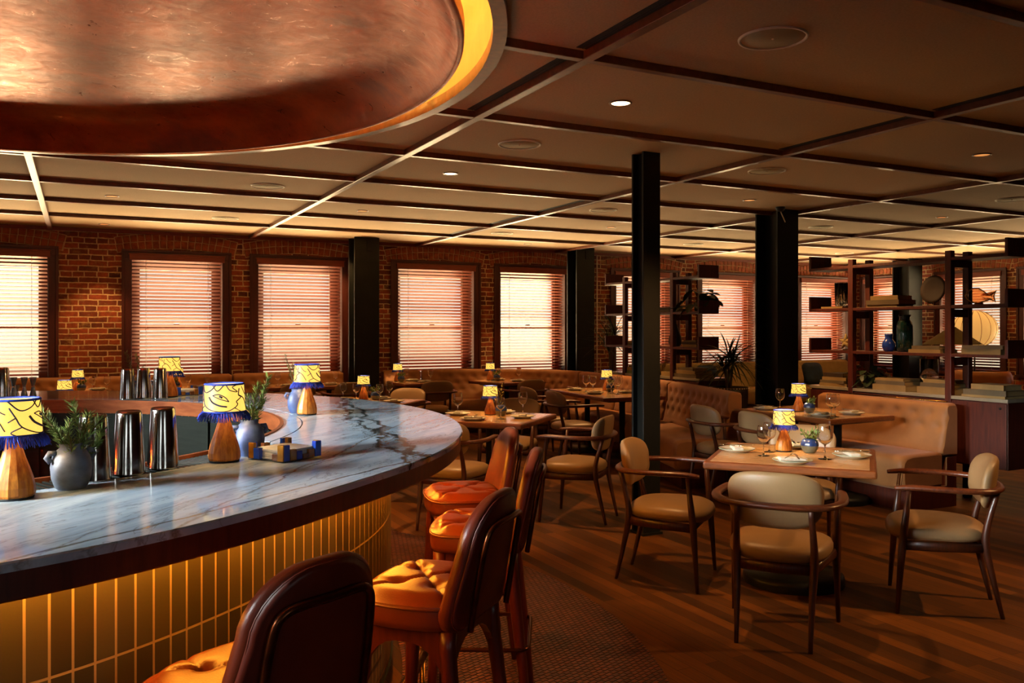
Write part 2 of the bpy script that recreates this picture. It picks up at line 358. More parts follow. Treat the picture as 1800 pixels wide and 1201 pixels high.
def marble():
    m, nt, b = _nt('blue_grey_quartzite')
    # long soft bands
    v = coords(nt, (1,1,1), (0,0,math.radians(-35)))
    n = N(nt, 'ShaderNodeTexNoise', i_Scale=2.2, i_Detail=8, i_Roughness=.62, i_Distortion=.8)
    L(nt, coords(nt, (.7, 4.0, 1), (0,0,math.radians(45))), n.inputs['Vector'])
    r = ramp(nt, [(.3, rgb('87a0b6')), (.48, rgb('adc4d8')), (.6, rgb('c6daea')), (.75, rgb('bcc9d0'))]); L(nt, n.outputs['Fac'], r.inputs['Fac'])
    # fine dark veins
    w = N(nt, 'ShaderNodeTexNoise', i_Scale=3.2, i_Detail=6, i_Roughness=.6, i_Distortion=1.2); L(nt, coords(nt, (.5, 2.6, 1), (0,0,math.radians(45))), w.inputs['Vector'])
    a = N(nt, 'ShaderNodeMath', operation='SUBTRACT'); a.inputs[1].default_value = .5; L(nt, w.outputs['Fac'], a.inputs[0])
    ab = N(nt, 'ShaderNodeMath', operation='ABSOLUTE'); L(nt, a.outputs[0], ab.inputs[0])
    rv = ramp(nt, [(.0, (.5,.5,.5,1)), (.012, (0,0,0,1))]); L(nt, ab.outputs[0], rv.inputs['Fac'])
    m1 = N(nt, 'ShaderNodeMix', data_type='RGBA'); L(nt, rv.outputs['Color'], m1.inputs[0]); L(nt, r.outputs['Color'], m1.inputs[6]); m1.inputs[7].default_value = rgb('5c5647')
    # one bold vein running from the far side to the tip of the counter
    def band(px, py, ang, wid, soft, amp, sc):
        c = N(nt, 'ShaderNodeTexCoord'); s = N(nt, 'ShaderNodeVectorMath', operation='SUBTRACT'); s.inputs[1].default_value = (px, py, 0); L(nt, c.outputs['Object'], s.inputs[0])
        nz = N(nt, 'ShaderNodeTexNoise', i_Scale=sc, i_Detail=7, i_Roughness=.65); L(nt, c.outputs['Object'], nz.inputs['Vector'])
        d = N(nt, 'ShaderNodeVectorMath', operation='DOT_PRODUCT'); d.inputs[1].default_value = (-math.sin(ang), math.cos(ang), 0); L(nt, s.outputs[0], d.inputs[0])
        k = N(nt, 'ShaderNodeMath', operation='SUBTRACT'); k.inputs[1].default_value = .5; L(nt, nz.outputs['Fac'], k.inputs[0])
        q = N(nt, 'ShaderNodeMath', operation='MULTIPLY_ADD'); q.inputs[1].default_value = amp; L(nt, k.outputs[0], q.inputs[0]); L(nt, d.outputs['Value'], q.inputs[2])
        z = N(nt, 'ShaderNodeMath', operation='ABSOLUTE'); L(nt, q.outputs[0], z.inputs[0])
        rr = ramp(nt, [(wid, (1,1,1,1)), (wid+soft, (0,0,0,1))]); L(nt, z.outputs[0], rr.inputs['Fac']); return rr.outputs['Color']
    ang = math.radians(80)
    cur = m1.outputs[2]
    for (px, py, an, wd, sf, am, sc, colr, st) in ((1.93, -.85, ang,   .02, .05, .34, 2.2, rgb('7f857c'), .28), (1.97, -.85, ang, .005, .012, .34, 2.4, rgb('1d1e18'), .95), (1.90, -.85, ang, .004, .010, .36, 2.6, rgb('26261e'), .95), (1.86, -.9, ang+.06, .0012, .005, .45, 5, rgb('3a382c'), .8),
            (.9, -2.31, math.radians(36), .002, .006, .10, 1.6, rgb('4c4434'), .85), (1.37, -1.74, math.radians(57), .0015, .005, .14, 2.0, rgb('6b5a3c'), .7), (1.15, -1.95, math.radians(48), .001, .004, .16, 2.2, rgb('6b5a3c'), .6)):
        o = band(px, py, an, wd, sf, am, sc)
        mu = N(nt, 'ShaderNodeMath', operation='MULTIPLY'); mu.inputs[1].default_value = st; L(nt, o, mu.inputs[0])
        mx = N(nt, 'ShaderNodeMix', data_type='RGBA'); L(nt, mu.outputs[0], mx.inputs[0]); L(nt, cur, mx.inputs[6]); mx.inputs[7].default_value = colr; cur = mx.outputs[2]
    L(nt, cur, b.inputs['Base Color']); b.inputs['Roughness'].default_value = .07; b.inputs['Specular IOR Level'].default_value = .6
    return m
M['marble'] = marble()
WORLD = 1.0; GROUND_BOOST = 44.0; SUN = 36.0; LAMP = 4.0; COOL = 1.5; COOL_L = 34; COOL_U = 8
M['covelight'] = emis('cove_strip', rgb('ffb24a'), 30)
M['led'] = emis('amber_led', rgb('ffa62e'), 88)
M['well_led'] = emis('well_led', rgb('ff8a3a'), 140)  # glow added for the dish, not a fitting of the bar
# ------------------------------------------------------------------ camera, world, view
TH = .4706; H = 1.5
cam = bpy.data.cameras.new('camera'); co = bpy.data.objects.new('camera', cam); COL.objects.link(co)
co.location = (0, 0, H); co.rotation_euler = (PI/2, 0, -TH)
cam.sensor_width = 36; cam.lens = 1494.2/1800*36; cam.shift_y = -21.8/1800; cam.clip_end = 200; cam.clip_start = .05
SC.camera = co
vs = SC.view_settings; vs.view_transform = 'Standard'; vs.look = 'None'; vs.gamma = 1; vs.use_curve_mapping = False; vs.exposure = .28
SC.cycles.use_denoising = True
SC.cycles.max_bounces = 12; SC.cycles.diffuse_bounces = 4; SC.cycles.glossy_bounces = 4; SC.cycles.transparent_max_bounces = 24; SC.cycles.transmission_bounces = 12
SC.cycles.sample_clamp_indirect = 4; SC.cycles.caustics_reflective = False; SC.cycles.caustics_refractive = False
w = bpy.data.worlds.new('sky'); SC.world = w; w.use_nodes = True; nt = w.node_tree; bg = nt.nodes['Background']
tc = N(nt, 'ShaderNodeTexCoord'); sp = N(nt, 'ShaderNodeSeparateXYZ'); L(nt, tc.outputs['Generated'], sp.inputs[0])
ma = N(nt, 'ShaderNodeMath', operation='MULTIPLY_ADD'); ma.inputs[1].default_value = .5; ma.inputs[2].default_value = .5; L(nt, sp.outputs['Z'], ma.inputs[0])
nz = N(nt, 'ShaderNodeTexNoise', i_Scale=9.0, i_Detail=4); L(nt, tc.outputs['Generated'], nz.inputs['Vector'])
m2 = N(nt, 'ShaderNodeMath', operation='MULTIPLY_ADD'); m2.inputs[1].default_value = .04; L(nt, nz.outputs['Fac'], m2.inputs[0]); L(nt, ma.outputs[0], m2.inputs[2])
rp = ramp(nt, [(0.0, (.95,.66,.34,1)), (.44, (.95,.66,.34,1)), (.5, (.95,.78,.5,1)), (.525, (1,.93,.82,1)), (.56, (1,.98,.95,1)), (.7, (.72,.88,1,1)), (1.0, (.35,.6,1,1))])
L(nt, m2.outputs[0], rp.inputs['Fac']); L(nt, rp.outputs['Color'], bg.inputs['Color']); mr = N(nt, 'ShaderNodeMapRange', interpolation_type='SMOOTHSTEP'); mr.inputs[1].default_value = -.06; mr.inputs[2].default_value = -.28; mr.inputs[3].default_value = WORLD; mr.inputs[4].default_value = WORLD*GROUND_BOOST  # world below the horizon boosted, out of view, to light the ceiling
L(nt, sp.outputs['Z'], mr.inputs[0]); L(nt, mr.outputs[0], bg.inputs['Strength'])

# ------------------------------------------------------------------ shell
YW, XR, XL, YF, ZC = 12.15, 13.98, -4.2, -3.5, 2.79
CB = (-.8, 4.3)                                    # centre of the round bar
b = MB(); b.add([(XL,YF,0),(XR,YF,0),(XR,YW+.3,0),(XL,YW+.3,0)], [(0,1,2,3)]); struct(b.build('floor', M['floor']))

def ring_pts(r, n, z, c=CB): return [(c[0]+r*math.cos(2*PI*k/n), c[1]+r*math.sin(2*PI*k/n), z) for k in range(n)]
# ceiling with the round recess above the bar
b = MB(); NB = 96; RO = 2.60
inner = ring_pts(RO, NB, ZC); outer = []
for k in range(NB):
    a = 2*PI*k/NB; dx, dy = math.cos(a), math.sin(a); ts = []
    if dx > 1e-9: ts.append((XR+.05-CB[0])/dx)
    if dx < -1e-9: ts.append((XL-.05-CB[0])/dx)
    if dy > 1e-9: ts.append((YW+.3-CB[1])/dy)
    if dy < -1e-9: ts.append((YF-.05-CB[1])/dy)
    t = min(ts); outer.append((CB[0]+dx*t, CB[1]+dy*t, ZC))
for cx, cy in ((XR+.05, YW+.3), (XL-.05, YW+.3), (XL-.05, YF-.05), (XR+.05, YF-.05)):
    a = math.atan2(cy-CB[1], cx-CB[0]) % (2*PI); k = min(range(NB), key=lambda i: abs(2*PI*i/NB-a)); outer[k] = (cx, cy, ZC)
vs_ = inner+outer; b.add(vs_, [(k, (k+1) % NB, NB+(k+1) % NB, NB+k) for k in range(NB)])
struct(b.build('ceiling', M['panel']))
b = MB(); b.lathe([(RO, 2.75), (RO, 3.13), (.001, 3.13)], 96, (CB[0], CB[1], 0)); struct(b.build('trim_1', M['cove']))
b = MB(); b.lathe([(2.585, 2.80), (2.585, 2.742), (2.645, 2.742), (2.645, 2.80)], 128, (CB[0], CB[1], 0), False); struct(b.build('trim_2', M['beam']))

# beams in a 4 x 8 ft grid, cut where the round recess is
BX = [-.33+2.438*k for k in range(-2, 6)]; BY = [10.70-1.2192*k for k in range(0, 12)]
def chord(d, R=2.64): return math.sqrt(R*R-d*d) if abs(d) < R else None
tn = 3
for x in BX:
    b = MB(); c = chord(x-CB[0]); segs = [(YF, YW-.02)] if c is None else [(YF, CB[1]-c), (CB[1]+c, YW-.02)]
    for y0, y1 in segs: b.bx(x-.027, x+.027, y0, y1, 2.75, 2.795)
    struct(b.build('trim_%d' % tn, M['beam'], bevel=.003)); tn += 1
for y in BY:
    b = MB(); c = chord(y-CB[1]); segs = [(XL, XR)] if c is None else [(XL, CB[0]-c), (CB[0]+c, XR)]
    for x0, x1 in segs: b.bx(x0, x1, y-.024, y+.024, 2.752, 2.795)
    struct(b.build('trim_%d' % tn, M['beam'], bevel=.003)); tn += 1
b = MB(); b.bx(XL, XR, YW-.035, YW+.02, 2.745, 2.80); struct(b.build('trim_%d' % tn, M['valance'])); tn += 1
b = MB(); b.bx(XR-.035, XR+.02, YF, YW-.035, 2.745, 2.80); struct(b.build('trim_%d' % tn, M['valance'])); tn += 1

# window openings: (x0, x1) on the window wall, (y0, y1) on the right wall
ZB, ZT = .72, 2.53
WB = [(-1.62, -.25), (.5, 1.84), (2.11, 3.5), (4.15, 5.6), (5.86, 7.25), (8.06, 9.5), (9.92, 11.41), (12.35, 13.75)]
WR = [(10.95, 12.02), (9.02, 10.36), (7.48, 8.82), (5.9, 7.24)]
def wall_with_holes(name, holes, lo, hi, along_x, m):
    b = MB(); holes = sorted(holes); prev = lo
    def put(a0, a1, z0, z1):
        if along_x: b.bx(a0, a1, YW, YW+.3, z0, z1)
        else: b.bx(XR, XR+.3, a0, a1, z0, z1)
    for h0, h1 in holes:
        put(prev, h0, 0, 3.0); put(h0, h1, 0, ZB); put(h0, h1, ZT, 3.0); prev = h1
    put(prev, hi, 0, 3.0); return struct(b.build(name, m))
wall_with_holes('wall_back', WB, XL-.05, XR+.3, True, M['brick_x'])
wall_with_holes('wall_right', WR, YF, YW, False, M['brick_y'])
b = MB(); b.bx(XL-.3, XL, YF, YW+.3, 0, 3.0); struct(b.build('wall_left', M['brick_y']))
b = MB(); b.bx(XL-.3, XR+.3, YF-.3, YF, 0, 3.0); struct(b.build('wall_front', M['brick_x']))

def frame_at(rz, p):
    return Matrix.Translation(p) @ Matrix.Rotation(rz, 4, 'Z')
def window(n, xc, yc, rz, wd):
    r = bpy.data.objects.new('window_%d' % n, None); COL.objects.link(r); r.location = (xc, yc, 0); r.rotation_euler = (0, 0, rz); struct(r)
    h = wd/2; c = MB(); cw = .105
    c.bx(-h, -h+cw, -.03, .30, ZB, ZT); c.bx(h-cw, h, -.03, .30, ZB, ZT); c.bx(-h, h, -.035, .30, ZT-.10, ZT); c.bx(-h-.03, h+.03, -.07, .30, ZB-.03, ZB+.02)
    c.bx(-h-.015, -h+.02, -.045, -.03, ZB, ZT); c.bx(h-.02, h+.015, -.045, -.03, ZB, ZT); c.bx(-h-.015, h+.015, -.05, -.03, ZT-.02, ZT+.012)
    c.build('casing', M['casing'], r, bevel=.004)
    s = MB(); a = h-cw; sw = .11
    s.bx(-a, -a+sw, .20, .245, ZB, ZT-.1); s.bx(a-sw, a, .20, .245, ZB, ZT-.1); s.bx(-a, a, .20, .245, 2.29, ZT-.1); s.bx(-a, a, .20, .245, ZB, ZB+.1); s.bx(-a, a, .19, .25, 1.51, 1.555)
    s.box((0, .175, 1.565), (.07, .03, .02))
    s.build('sash', M['casing'], r, bevel=.003)
    g = MB(); g.bx(-a+sw, a-sw, .222, .228, ZB+.1, 2.29); g.build('pane', M['glass'], r)
def arch(n, xc, yc, rz, wd):
    b = MB(); R = 3.6; half = math.asin((wd/2+.06)/R)
    for row, (r0, r1) in enumerate(((R, R+.095), (R+.105, R+.19))):
        k = int(2*half/(.082/R)); step = 2*half/k
        for i in range(k):
            a0 = -half+i*step+(.06*step if row else 0); a1 = a0+step*.86
            j = [rnd.uniform(-.004, .004) for _ in range(4)]
            P = lambda r, a: (r*math.sin(a), r*math.cos(a)-R+2.575)
            q = [P(r0+j[0], a0), P(r0+j[1], a1), P(r1+j[2], a1), P(r1+j[3], a0)]; y = -.012+rnd.uniform(-.005, .003)
            b.add([(x, y, z) for x, z in q]+[(x, .01, z) for x, z in q], [(0,1,2,3),(0,4,5,1),(1,5,6,2),(2,6,7,3),(3,7,4,0)])
    o = b.build('trim_%d' % n, M['voussoir'], bevel=.004, bseg=1); o.location = (xc, yc, 0); o.rotation_euler = (0, 0, rz); struct(o)
    b = MB(); n = 24; a_ = [-half-.002+(2*half+.004)*i/n for i in range(n+1)]
    b.add([(r*math.sin(a), y, r*math.cos(a)-R+2.575) for a in a_ for r, y in ((R-.008, -.004), (R+.2, -.004), (R-.008, .02))], [f for i in range(n) for f in ((3*i, 3*i+3, 3*i+4, 3*i+1), (3*i, 3*i+2, 3*i+5, 3*i+3))]); b.build('mortar_bed', M['mortar'], o)

BLAB = {}
def blind(xc, yc, rz, wd, tilt, label, zbot=.80):
    t = thing('wooden_blind', label, 'blind', (xc, yc, 0), rz, 'wooden window blinds')
    h = wd/2-.112; s = MB(); z = 2.40; pitch = .0475
    while z > zbot:
        s.box((0, .045, z), (2*h, .05, .0028), rx=-tilt); z -= pitch
    s.build('slats', M['slat'], t)
    v = MB(); v.bx(-h-.035, h+.035, -.055, -.035, 2.405, 2.475); v.bx(-h-.045, h+.045, -.06, -.03, 2.475, 2.49); v.bx(-h-.035, h+.035, -.058, -.035, 2.40, 2.412)
    v.bx(-h-.035, -h-.005, -.04, -.028, 2.405, 2.475); v.bx(h+.005, h+.035, -.04, -.028, 2.405, 2.475)
    v.bx(-h, h, -.04, .02, 2.43, 2.475); v.build('valance', M['valance'], t, bevel=.003)
    for q in (-h+.17, h-.17):
        c = MB(); c.tube([(q, .018, zbot), (q, .018, 2.43)], .0022, 5); c.build('cord', M['napkin'], t)
    br = MB(); br.bx(-h, h, .02, .07, zbot-.02, zbot-.002); br.build('bottom_rail', M['slat'], t, bevel=.003)

wl = ['honey-lit wooden blind cut by the left edge of the picture', 'wooden blind behind the three far shakers on the bar', 'wooden blind behind the lamp in the middle of the bar',
      'wooden blind right of the wide column on the window wall', 'widely opened bright wooden blind left of the corner column', 'wooden blind behind the shelving unit with the trailing plant',
      'wooden blind above the spiky potted plant', 'wooden blind seen between the double column and the near shelving unit']
tl = [28, 40, 40, 40, 28, 38, 39, 40]
k = 0
for i, (x0, x1) in enumerate(WB):
    k += 1; window(k, (x0+x1)/2, YW, 0, x1-x0); blind((x0+x1)/2, YW, 0, x1-x0, math.radians(tl[i]), wl[i]); arch(40+k, (x0+x1)/2, YW, 0, x1-x0)
wr = ['narrow-looking wooden blind on the side wall next to the room corner', 'amber-lit wooden blind behind the glowing round lantern', 'wooden blind on the side wall behind the big-leaved plant', 'wooden blind on the side wall farthest from the corner']
for i, (y0, y1) in enumerate(WR):
    k += 1; window(k, XR, (y0+y1)/2, -PI/2, y1-y0); blind(XR, (y0+y1)/2, -PI/2, y1-y0, math.radians(38), wr[i]); arch(40+k, XR, (y0+y1)/2, -PI/2, y1-y0)
# sampling help for the daylight coming through the openings
for (x0, x1) in WB:
    l = bpy.data.lights.new('daylight_portal', 'AREA'); l.shape = 'RECTANGLE'; l.size = x1-x0-.4; l.size_y = 1.5; l.cycles.is_portal = True
    o = bpy.data.objects.new('daylight_portal', l); COL.objects.link(o); o.location = ((x0+x1)/2, YW+.29, 1.55); o.rotation_euler = (-PI/2, 0, 0)
for (y0, y1) in WR:
    l = bpy.data.lights.new('daylight_portal', 'AREA'); l.shape = 'RECTANGLE'; l.size = y1-y0-.4; l.size_y = 1.5; l.cycles.is_portal = True
    o = bpy.data.objects.new('daylight_portal', l); COL.objects.link(o); o.location = (XR+.29, (y0+y1)/2, 1.55); o.rotation_euler = (0, PI/2, PI) ; o.rotation_euler = (-PI/2, 0, -PI/2)

# ------------------------------------------------------------------ steel columns
def hcol(label, x, y, w_, d_, t_=.022, web=.05, top=2.79, clip=False):
    t = thing('steel_column', label, 'column', (x, y, 0))
    b = MB(); b.bx(-w_/2, w_/2, -d_/2, -d_/2+t_, 0, top); b.bx(-w_/2, w_/2, d_/2-t_, d_/2, 0, top); b.bx(-web/2, web/2, -d_/2+t_, d_/2-t_, 0, top)
    b.build('shaft', M['black_steel'], t, bevel=.003)
    p = MB(); p.bx(-w_/2-.012, w_/2+.012, -d_/2-.012, d_/2+.012, 0, .018); p.build('base_plate', M['black_steel'], t)
    if clip:
        c = MB(); c.bx(.0, .075, -d_/2-.012, -d_/2-.002, 2.60, 2.74); c.build('bracket', M['black'], t, bevel=.003)
    return t
hcol('slim black steel column standing alone in the middle of the floor', 3.715, 5.13, .15, .15, .02, .075)
hcol('heavy black steel column between the back table and the planter', 6.80, 6.98, .30, .34)
hcol('wide black steel column against the window wall, behind the bar', 3.60, 11.72, .36, .30, clip=True)
hcol('black steel column at the bend of the banquette, by the brightest window', 7.13, 11.60, .33, .30, clip=True)
hcol('black steel column at the side wall, seen through the near shelving unit', 13.62, 10.68, .36, .36)

# ------------------------------------------------------------------ ceiling fittings
def speaker():
    t = thing('ceiling_speaker', '', 'speaker', (0,0,0), 0, 'round ceiling speakers')
    b = MB(); b.lathe([(.001, -.004), (.135, -.004), (.138, -.001)], 40); b.build('grille', M['speaker'], t)
    r = MB(); r.lathe([(.138, -.001), (.14, -.008), (.149, -.008), (.151, 0)], 40); r.build('rim', M['white_paint'], t)
    d = MB(); d.sphere((0, 0, -.006), .006, 1, 1, .6); d.build('centre_dot', M['white_paint'], t); return Proto(t)
SP = speaker()
for x, y, la in ((2.735, 2.83, 'large round ceiling speaker at the top of the picture'), (2.735, 5.26, 'round ceiling speaker between the copper dish and the slim column'), (1.51, 7.82, 'round ceiling speaker above the far side of the bar'),
    (5.05, 7.75, 'round ceiling speaker just left of the slim column, above the corner table'), (4.99, 5.23, 'faint round ceiling speaker right of the slim column'), (8.34, 7.80, 'round ceiling speaker right of the double column'),
    (8.25, 5.27, 'round ceiling speaker cut by the right edge of the picture'), (1.51, 10.32, 'small round ceiling speaker nearest the window wall, left'), (5.06, 10.24, 'small round ceiling speaker near the bend of the banquette'), (8.30, 10.25, 'small round ceiling speaker behind the slim column near the windows'),
    (11.57, 10.3, 'small round ceiling speaker in the far corner of the room')):
    SP.put((x, y, ZC), 0, la)
def downlight(lens):
    t = thing('recessed_downlight', '', 'ceiling light', (0,0,0), 0, 'recessed downlights')
    r = MB(); r.lathe([(.052, .0), (.056, -.006), (.064, -.006), (.066, 0)], 32); r.build('trim_ring', M['beam'], t)
    c = MB(); c.lathe([(.053, -.002), (.044, -.0012), (.001, -.0012)], 32); c.build('lens', M[lens], t); return Proto(t)
DP = downlight('downlight'); DP2 = downlight('downlight_dim')
def spot(x, y, e, ang=70, z=2.775, col=(1, .50, .17), blend=.5, aim=None, rad=.03):
    l = bpy.data.lights.new('downlight_beam', 'SPOT'); l.energy = e; l.spot_size = math.radians(ang); l.spot_blend = blend; l.color = col; l.shadow_soft_size = rad
    o = bpy.data.objects.new('downlight_beam', l); COL.objects.link(o); o.location = (x, y, z)
    if aim: o.rotation_euler = (Vector(aim)-Vector((x, y, z))).to_track_quat('-Z', 'Y').to_euler()
for x, y, e, aim, la in ((2.75, 4.04, 120, (3.7, 3.8, .7), 'bright downlight nearest the slim column, above the bar stools'), (2.74, 6.51, 170, (3.1, 6.4, .6), 'bright downlight above the middle table'), (5.95, 4.03, 85, (6.0, 5.4, .7), 'orange-ringed downlight above the right booth'), (5.97, 6.5, 130, (6.85, 5.5, 1.0), 'downlight in front of the double column'),
    (2.75, 9.0, 150, (2.9, 8.6, .7), 'dim downlight between the bar and the window wall'), (.28, 9.1, 90, None, 'dim amber downlight behind the copper dish'), (.27, 11.57, 70, (.2, 11.9, .9), 'downlight close to the brick wall, far left'), (6.0, 9.03, 150, (5.7, 8.6, .6), 'downlight above the corner table'), (6.05, 11.36, 80, (6.0, 11.5, .7), 'downlight close to the wall at the bend of the banquette'), (8.86, 6.49, 60, None, 'faint downlight above the near shelving unit')):
    (DP if e > 115 and y < 7 and x < 3 else DP2).put((x, y, ZC), 0, la); spot(x, y, e, 62, aim=aim)
spot(5.95, 1.60, 230, 60, aim=(3.9, 3.6, .6)); spot(3.30, 11.57, 80, 90, aim=(3.0, 11.9, .9))
for la, x, y0, y1 in (('black linear air slot along the beam beside the copper dish, near half', 2.108, -.05, 3.33), ('black linear air slot along the beam beside the copper dish, middle part', 2.108, 3.42, 4.56), ('black linear air slot along the second beam, by the window wall', 4.546, 7.08, 10.66),
                  ('black linear air slot along the second beam, near the right edge', 4.546, 1.0, 3.33), ('black linear air slot along the second beam, right of the slim column', 4.546, 3.42, 4.56)):
    t = thing('slot_diffuser', la, 'air vent', (x-.05, (y0+y1)/2, ZC), 0, 'linear air slots')
    b = MB(); b.bx(-.034, .022, -(y1-y0)/2, (y1-y0)/2, -.0025, .004); b.build('slot', M['black'], t)
    b = MB(); b.bx(-.003, .003, -(y1-y0)/2, (y1-y0)/2, -.004, 0); b.build('blade', M['black_steel'], t)

# ------------------------------------------------------------------ the copper dish above the bar
t = thing('copper_ceiling_dish', 'huge round patinated copper dish hung in the ceiling above the bar', 'ceiling light', (CB[0], CB[1], 0))
b = MB(); b.lathe([(.001, 2.916), (.8, 2.916), (1.5, 2.915), (1.9, 2.914), (2.04, 2.910), (2.13, 2.901), (2.20, 2.886), (2.26, 2.864), (2.32, 2.832), (2.37, 2.794), (2.405, 2.758), (2.425, 2.732), (2.442, 2.72), (2.458, 2.722), (2.464, 2.73)], 160); b.build('bowl', M['copper'], t)
b = MB(); b.lathe([(2.464, 2.73), (2.466, 2.79), (2.42, 2.88), (2.34, 2.94), (2.2, 2.96), (.001, 2.965)], 128); b.build('outer_shell', M['copper_rim'], t)
b = MB(); b.lathe([(2.322, 2.95), (2.337, 2.95), (2.337, 2.985), (2.322, 2.985)], 128); b.build('light_strip', M['covelight'], t)
for k in range(4):
    a = PI/4+k*PI/2; b = MB(); b.tube([(1.6*math.cos(a), 1.6*math.sin(a), 2.955), (1.6*math.cos(a), 1.6*math.sin(a), 3.13)], .015, 8); b.build('hanger', M['black_steel'], t)
# the sun outside, high over the street: it lights the slats and is bounced up to the ceiling
l = bpy.data.lights.new('sun', 'SUN'); l.energy = SUN; l.angle = math.radians(1.0); l.color = (1, .82, .58)
o = bpy.data.objects.new('sun', l); COL.objects.link(o); o.location = (4, 20, 15)
o.rotation_euler = Vector((-.12, -math.cos(math.radians(44)), -math.sin(math.radians(44)))).to_track_quat('-Z', 'Y').to_euler()

# unseen windows with aimed lamps, added as a source for the cool light
for i, (p, rz) in enumerate((((XL, 2.2, 0), PI/2), ((XL, 4.7, 0), PI/2), ((-2.2, YF, 0), PI), ((1.4, YF, 0), PI))):
    k += 1; window(k, p[0], p[1], rz, 1.6)
    l = bpy.data.lights.new('window_daylight', 'AREA'); l.shape = 'RECTANGLE'; l.size = 1.2; l.size_y = .6 if p[0] == XL else 1.5; l.energy = COOL if p[1] == YF else COOL_L; l.spread = math.radians(70 if p[1] == YF else 30); l.color = (.90, .96, .94)
    o = bpy.data.objects.new('window_daylight', l); COL.objects.link(o); n = Vector((math.sin(rz), -math.cos(rz), 0)); o.location = Vector(p)+n*.12+Vector((0, 0, 2.25 if p[0] == XL else 1.6)); o.rotation_euler = (Vector((-.3, 2.9 if p[1] < 3 else 4.4, .95))-Vector(p)-Vector((0, 0, 2.25))).to_track_quat('-Z', 'Y').to_euler()
k += 1; window(k, XL, 8.3, PI/2, 1.6)
l = bpy.data.lights.new('window_daylight', 'AREA'); l.shape = 'RECTANGLE'; l.size = 1.2; l.size_y = 1.5; l.energy = COOL_U; l.color = (.92, .95, .92); l.spread = math.radians(150)  # another unseen window and lamp, added as wide cool fill for the ceiling
o = bpy.data.objects.new('window_daylight', l); COL.objects.link(o); o.location = (XL+.12, 8.3, 1.6); o.rotation_euler = Vector((1, -.55, .38)).to_track_quat('-Z', 'Y').to_euler()
# ------------------------------------------------------------------ round bar
NB = 240
def rout(a):
    """outer radius of the counter at angle a (radians); the island is a slightly flattened circle"""
    d = math.degrees(a) % 360
    if d > 180: d -= 360
    s = -1 if d < 0 else 1; d = abs(d)
    if d > 90: d = 180-d
    return 2.457+(.12*smooth01((d-48)/30) if s < 0 else .09*smooth01((d-60)/22))
def pring(fn, z): return [(fn(2*PI*k/NB)*math.cos(2*PI*k/NB), fn(2*PI*k/NB)*math.sin(2*PI*k/NB), z) for k in range(NB)]
def near(a):
    d = math.degrees(a) % 360
    if d > 180: d -= 360
    if d < -90: d = -180-d
    return smooth01((-34-d)/6)
bar = thing('round_bar', 'large round island bar with grey veined marble top and lit tiled front', 'bar', (CB[0], CB[1], 0))
def band(b, f0, z0, f1, z1, smooth=True): b.loft([pring(f0, z0), pring(f1, z1)], smooth, False)
RI = lambda a: 1.757+.083*near(a)
b = MB(); band(b, lambda a: rout(a)-.004, 1.07, RI, 1.07); band(b, rout, 1.066, lambda a: rout(a)-.004, 1.07); band(b, lambda a: rout(a)-.001, 1.05, rout, 1.066); band(b, RI, 1.07, RI, 1.045); band(b, RI, 1.045, lambda a: rout(a)-.001, 1.05, False)
b.build('marble_top', M['marble'], bar)
b = MB(); r0 = lambda a: 1.664; r1 = lambda a: 1.751-.051*near(a)
for q in range(4):
    a0 = -.60+q*(PI+1.2)/4+.004; a1 = -.60+(q+1)*(PI+1.2)/4-.004; n = 24; vs_ = []
    for i in range(n+1):
        a = a0+(a1-a0)*i/n
        for r in (1.664, 1.751):
            for z in (1.05, 1.07): vs_.append((r*math.cos(a), r*math.sin(a), z))
    fs_ = []
    for i in range(n):
        o = 4*i; p = o+4; fs_ += [(o+1, o+3, p+3, p+1), (o, p, p+2, o+2), (o, o+1, p+1, p), (o+2, p+2, p+3, o+3)]
    fs_ += [(0, 2, 3, 1), (4*n, 4*n+1, 4*n+3, 4*n+2)]; b.add(vs_, fs_)
b.build('inner_marble_ring', M['marble'], bar)
b = MB(); band(b, lambda a: 1.655, 1.073, lambda a: 1.672, 1.073); band(b, lambda a: 1.655, .995, lambda a: 1.655, 1.073); band(b, lambda a: 1.672, 1.073, lambda a: 1.672, .995); band(b, lambda a: 1.672, .995, lambda a: 1.655, .995)
b.build('copper_rim', M['copper_rim'], bar)
b = MB(); band(b, lambda a: 1.672, 1.045, lambda a: 1.85, 1.045, False); b.build('steel_bed', M['black_steel'], bar)
b = MB()
for k in range(150):
    a = math.radians(-180+38+k*(104/149)); c, s = math.cos(a), math.sin(a)
    b.box((1.757*c, 1.757*s, 1.063), (.135, .0085, .006), rz=a)
for r in (1.70, 1.757, 1.822):
    b.tube([(r*math.cos(math.radians(x)), r*math.sin(math.radians(x)), 1.058) for x in range(-142, -37, 2)], .003, 5)
b.build('drip_grille', M['dark_steel'], bar)
b = MB(); ro = lambda a: rout(a)-.008
band(b, ro, .996, ro, 1.05); band(b, lambda a: rout(a)-.012, .992, ro, .996); band(b, lambda a: rout(a)-.055, .992, lambda a: rout(a)-.012, .992); band(b, lambda a: rout(a)-.055, 1.03, lambda a: rout(a)-.055, .992)
b.build('wood_apron', M['mahogany'], bar)
b = MB(); band(b, lambda a: rout(a)-.34, 1.03, lambda a: rout(a)-.055, 1.03, False); b.build('soffit', M['mahogany'], bar)
b = MB(); rt = lambda a: rout(a)-.31
NT = 360; vs_ = []; us_ = []
for j, z in enumerate((.10, .4, .7, 1.03)):
    for k in range(NT+1):
        a = -PI+2*PI*k/NT; vs_.append((rt(a)*math.cos(a), rt(a)*math.sin(a), z)); us_.append((a*2.2, z-.715))
b.add(vs_, [(j*(NT+1)+k, j*(NT+1)+k+1, (j+1)*(NT+1)+k+1, (j+1)*(NT+1)+k) for j in range(3) for k in range(NT)], True, us_)
b.build('tiled_front', M['tiles'], bar)
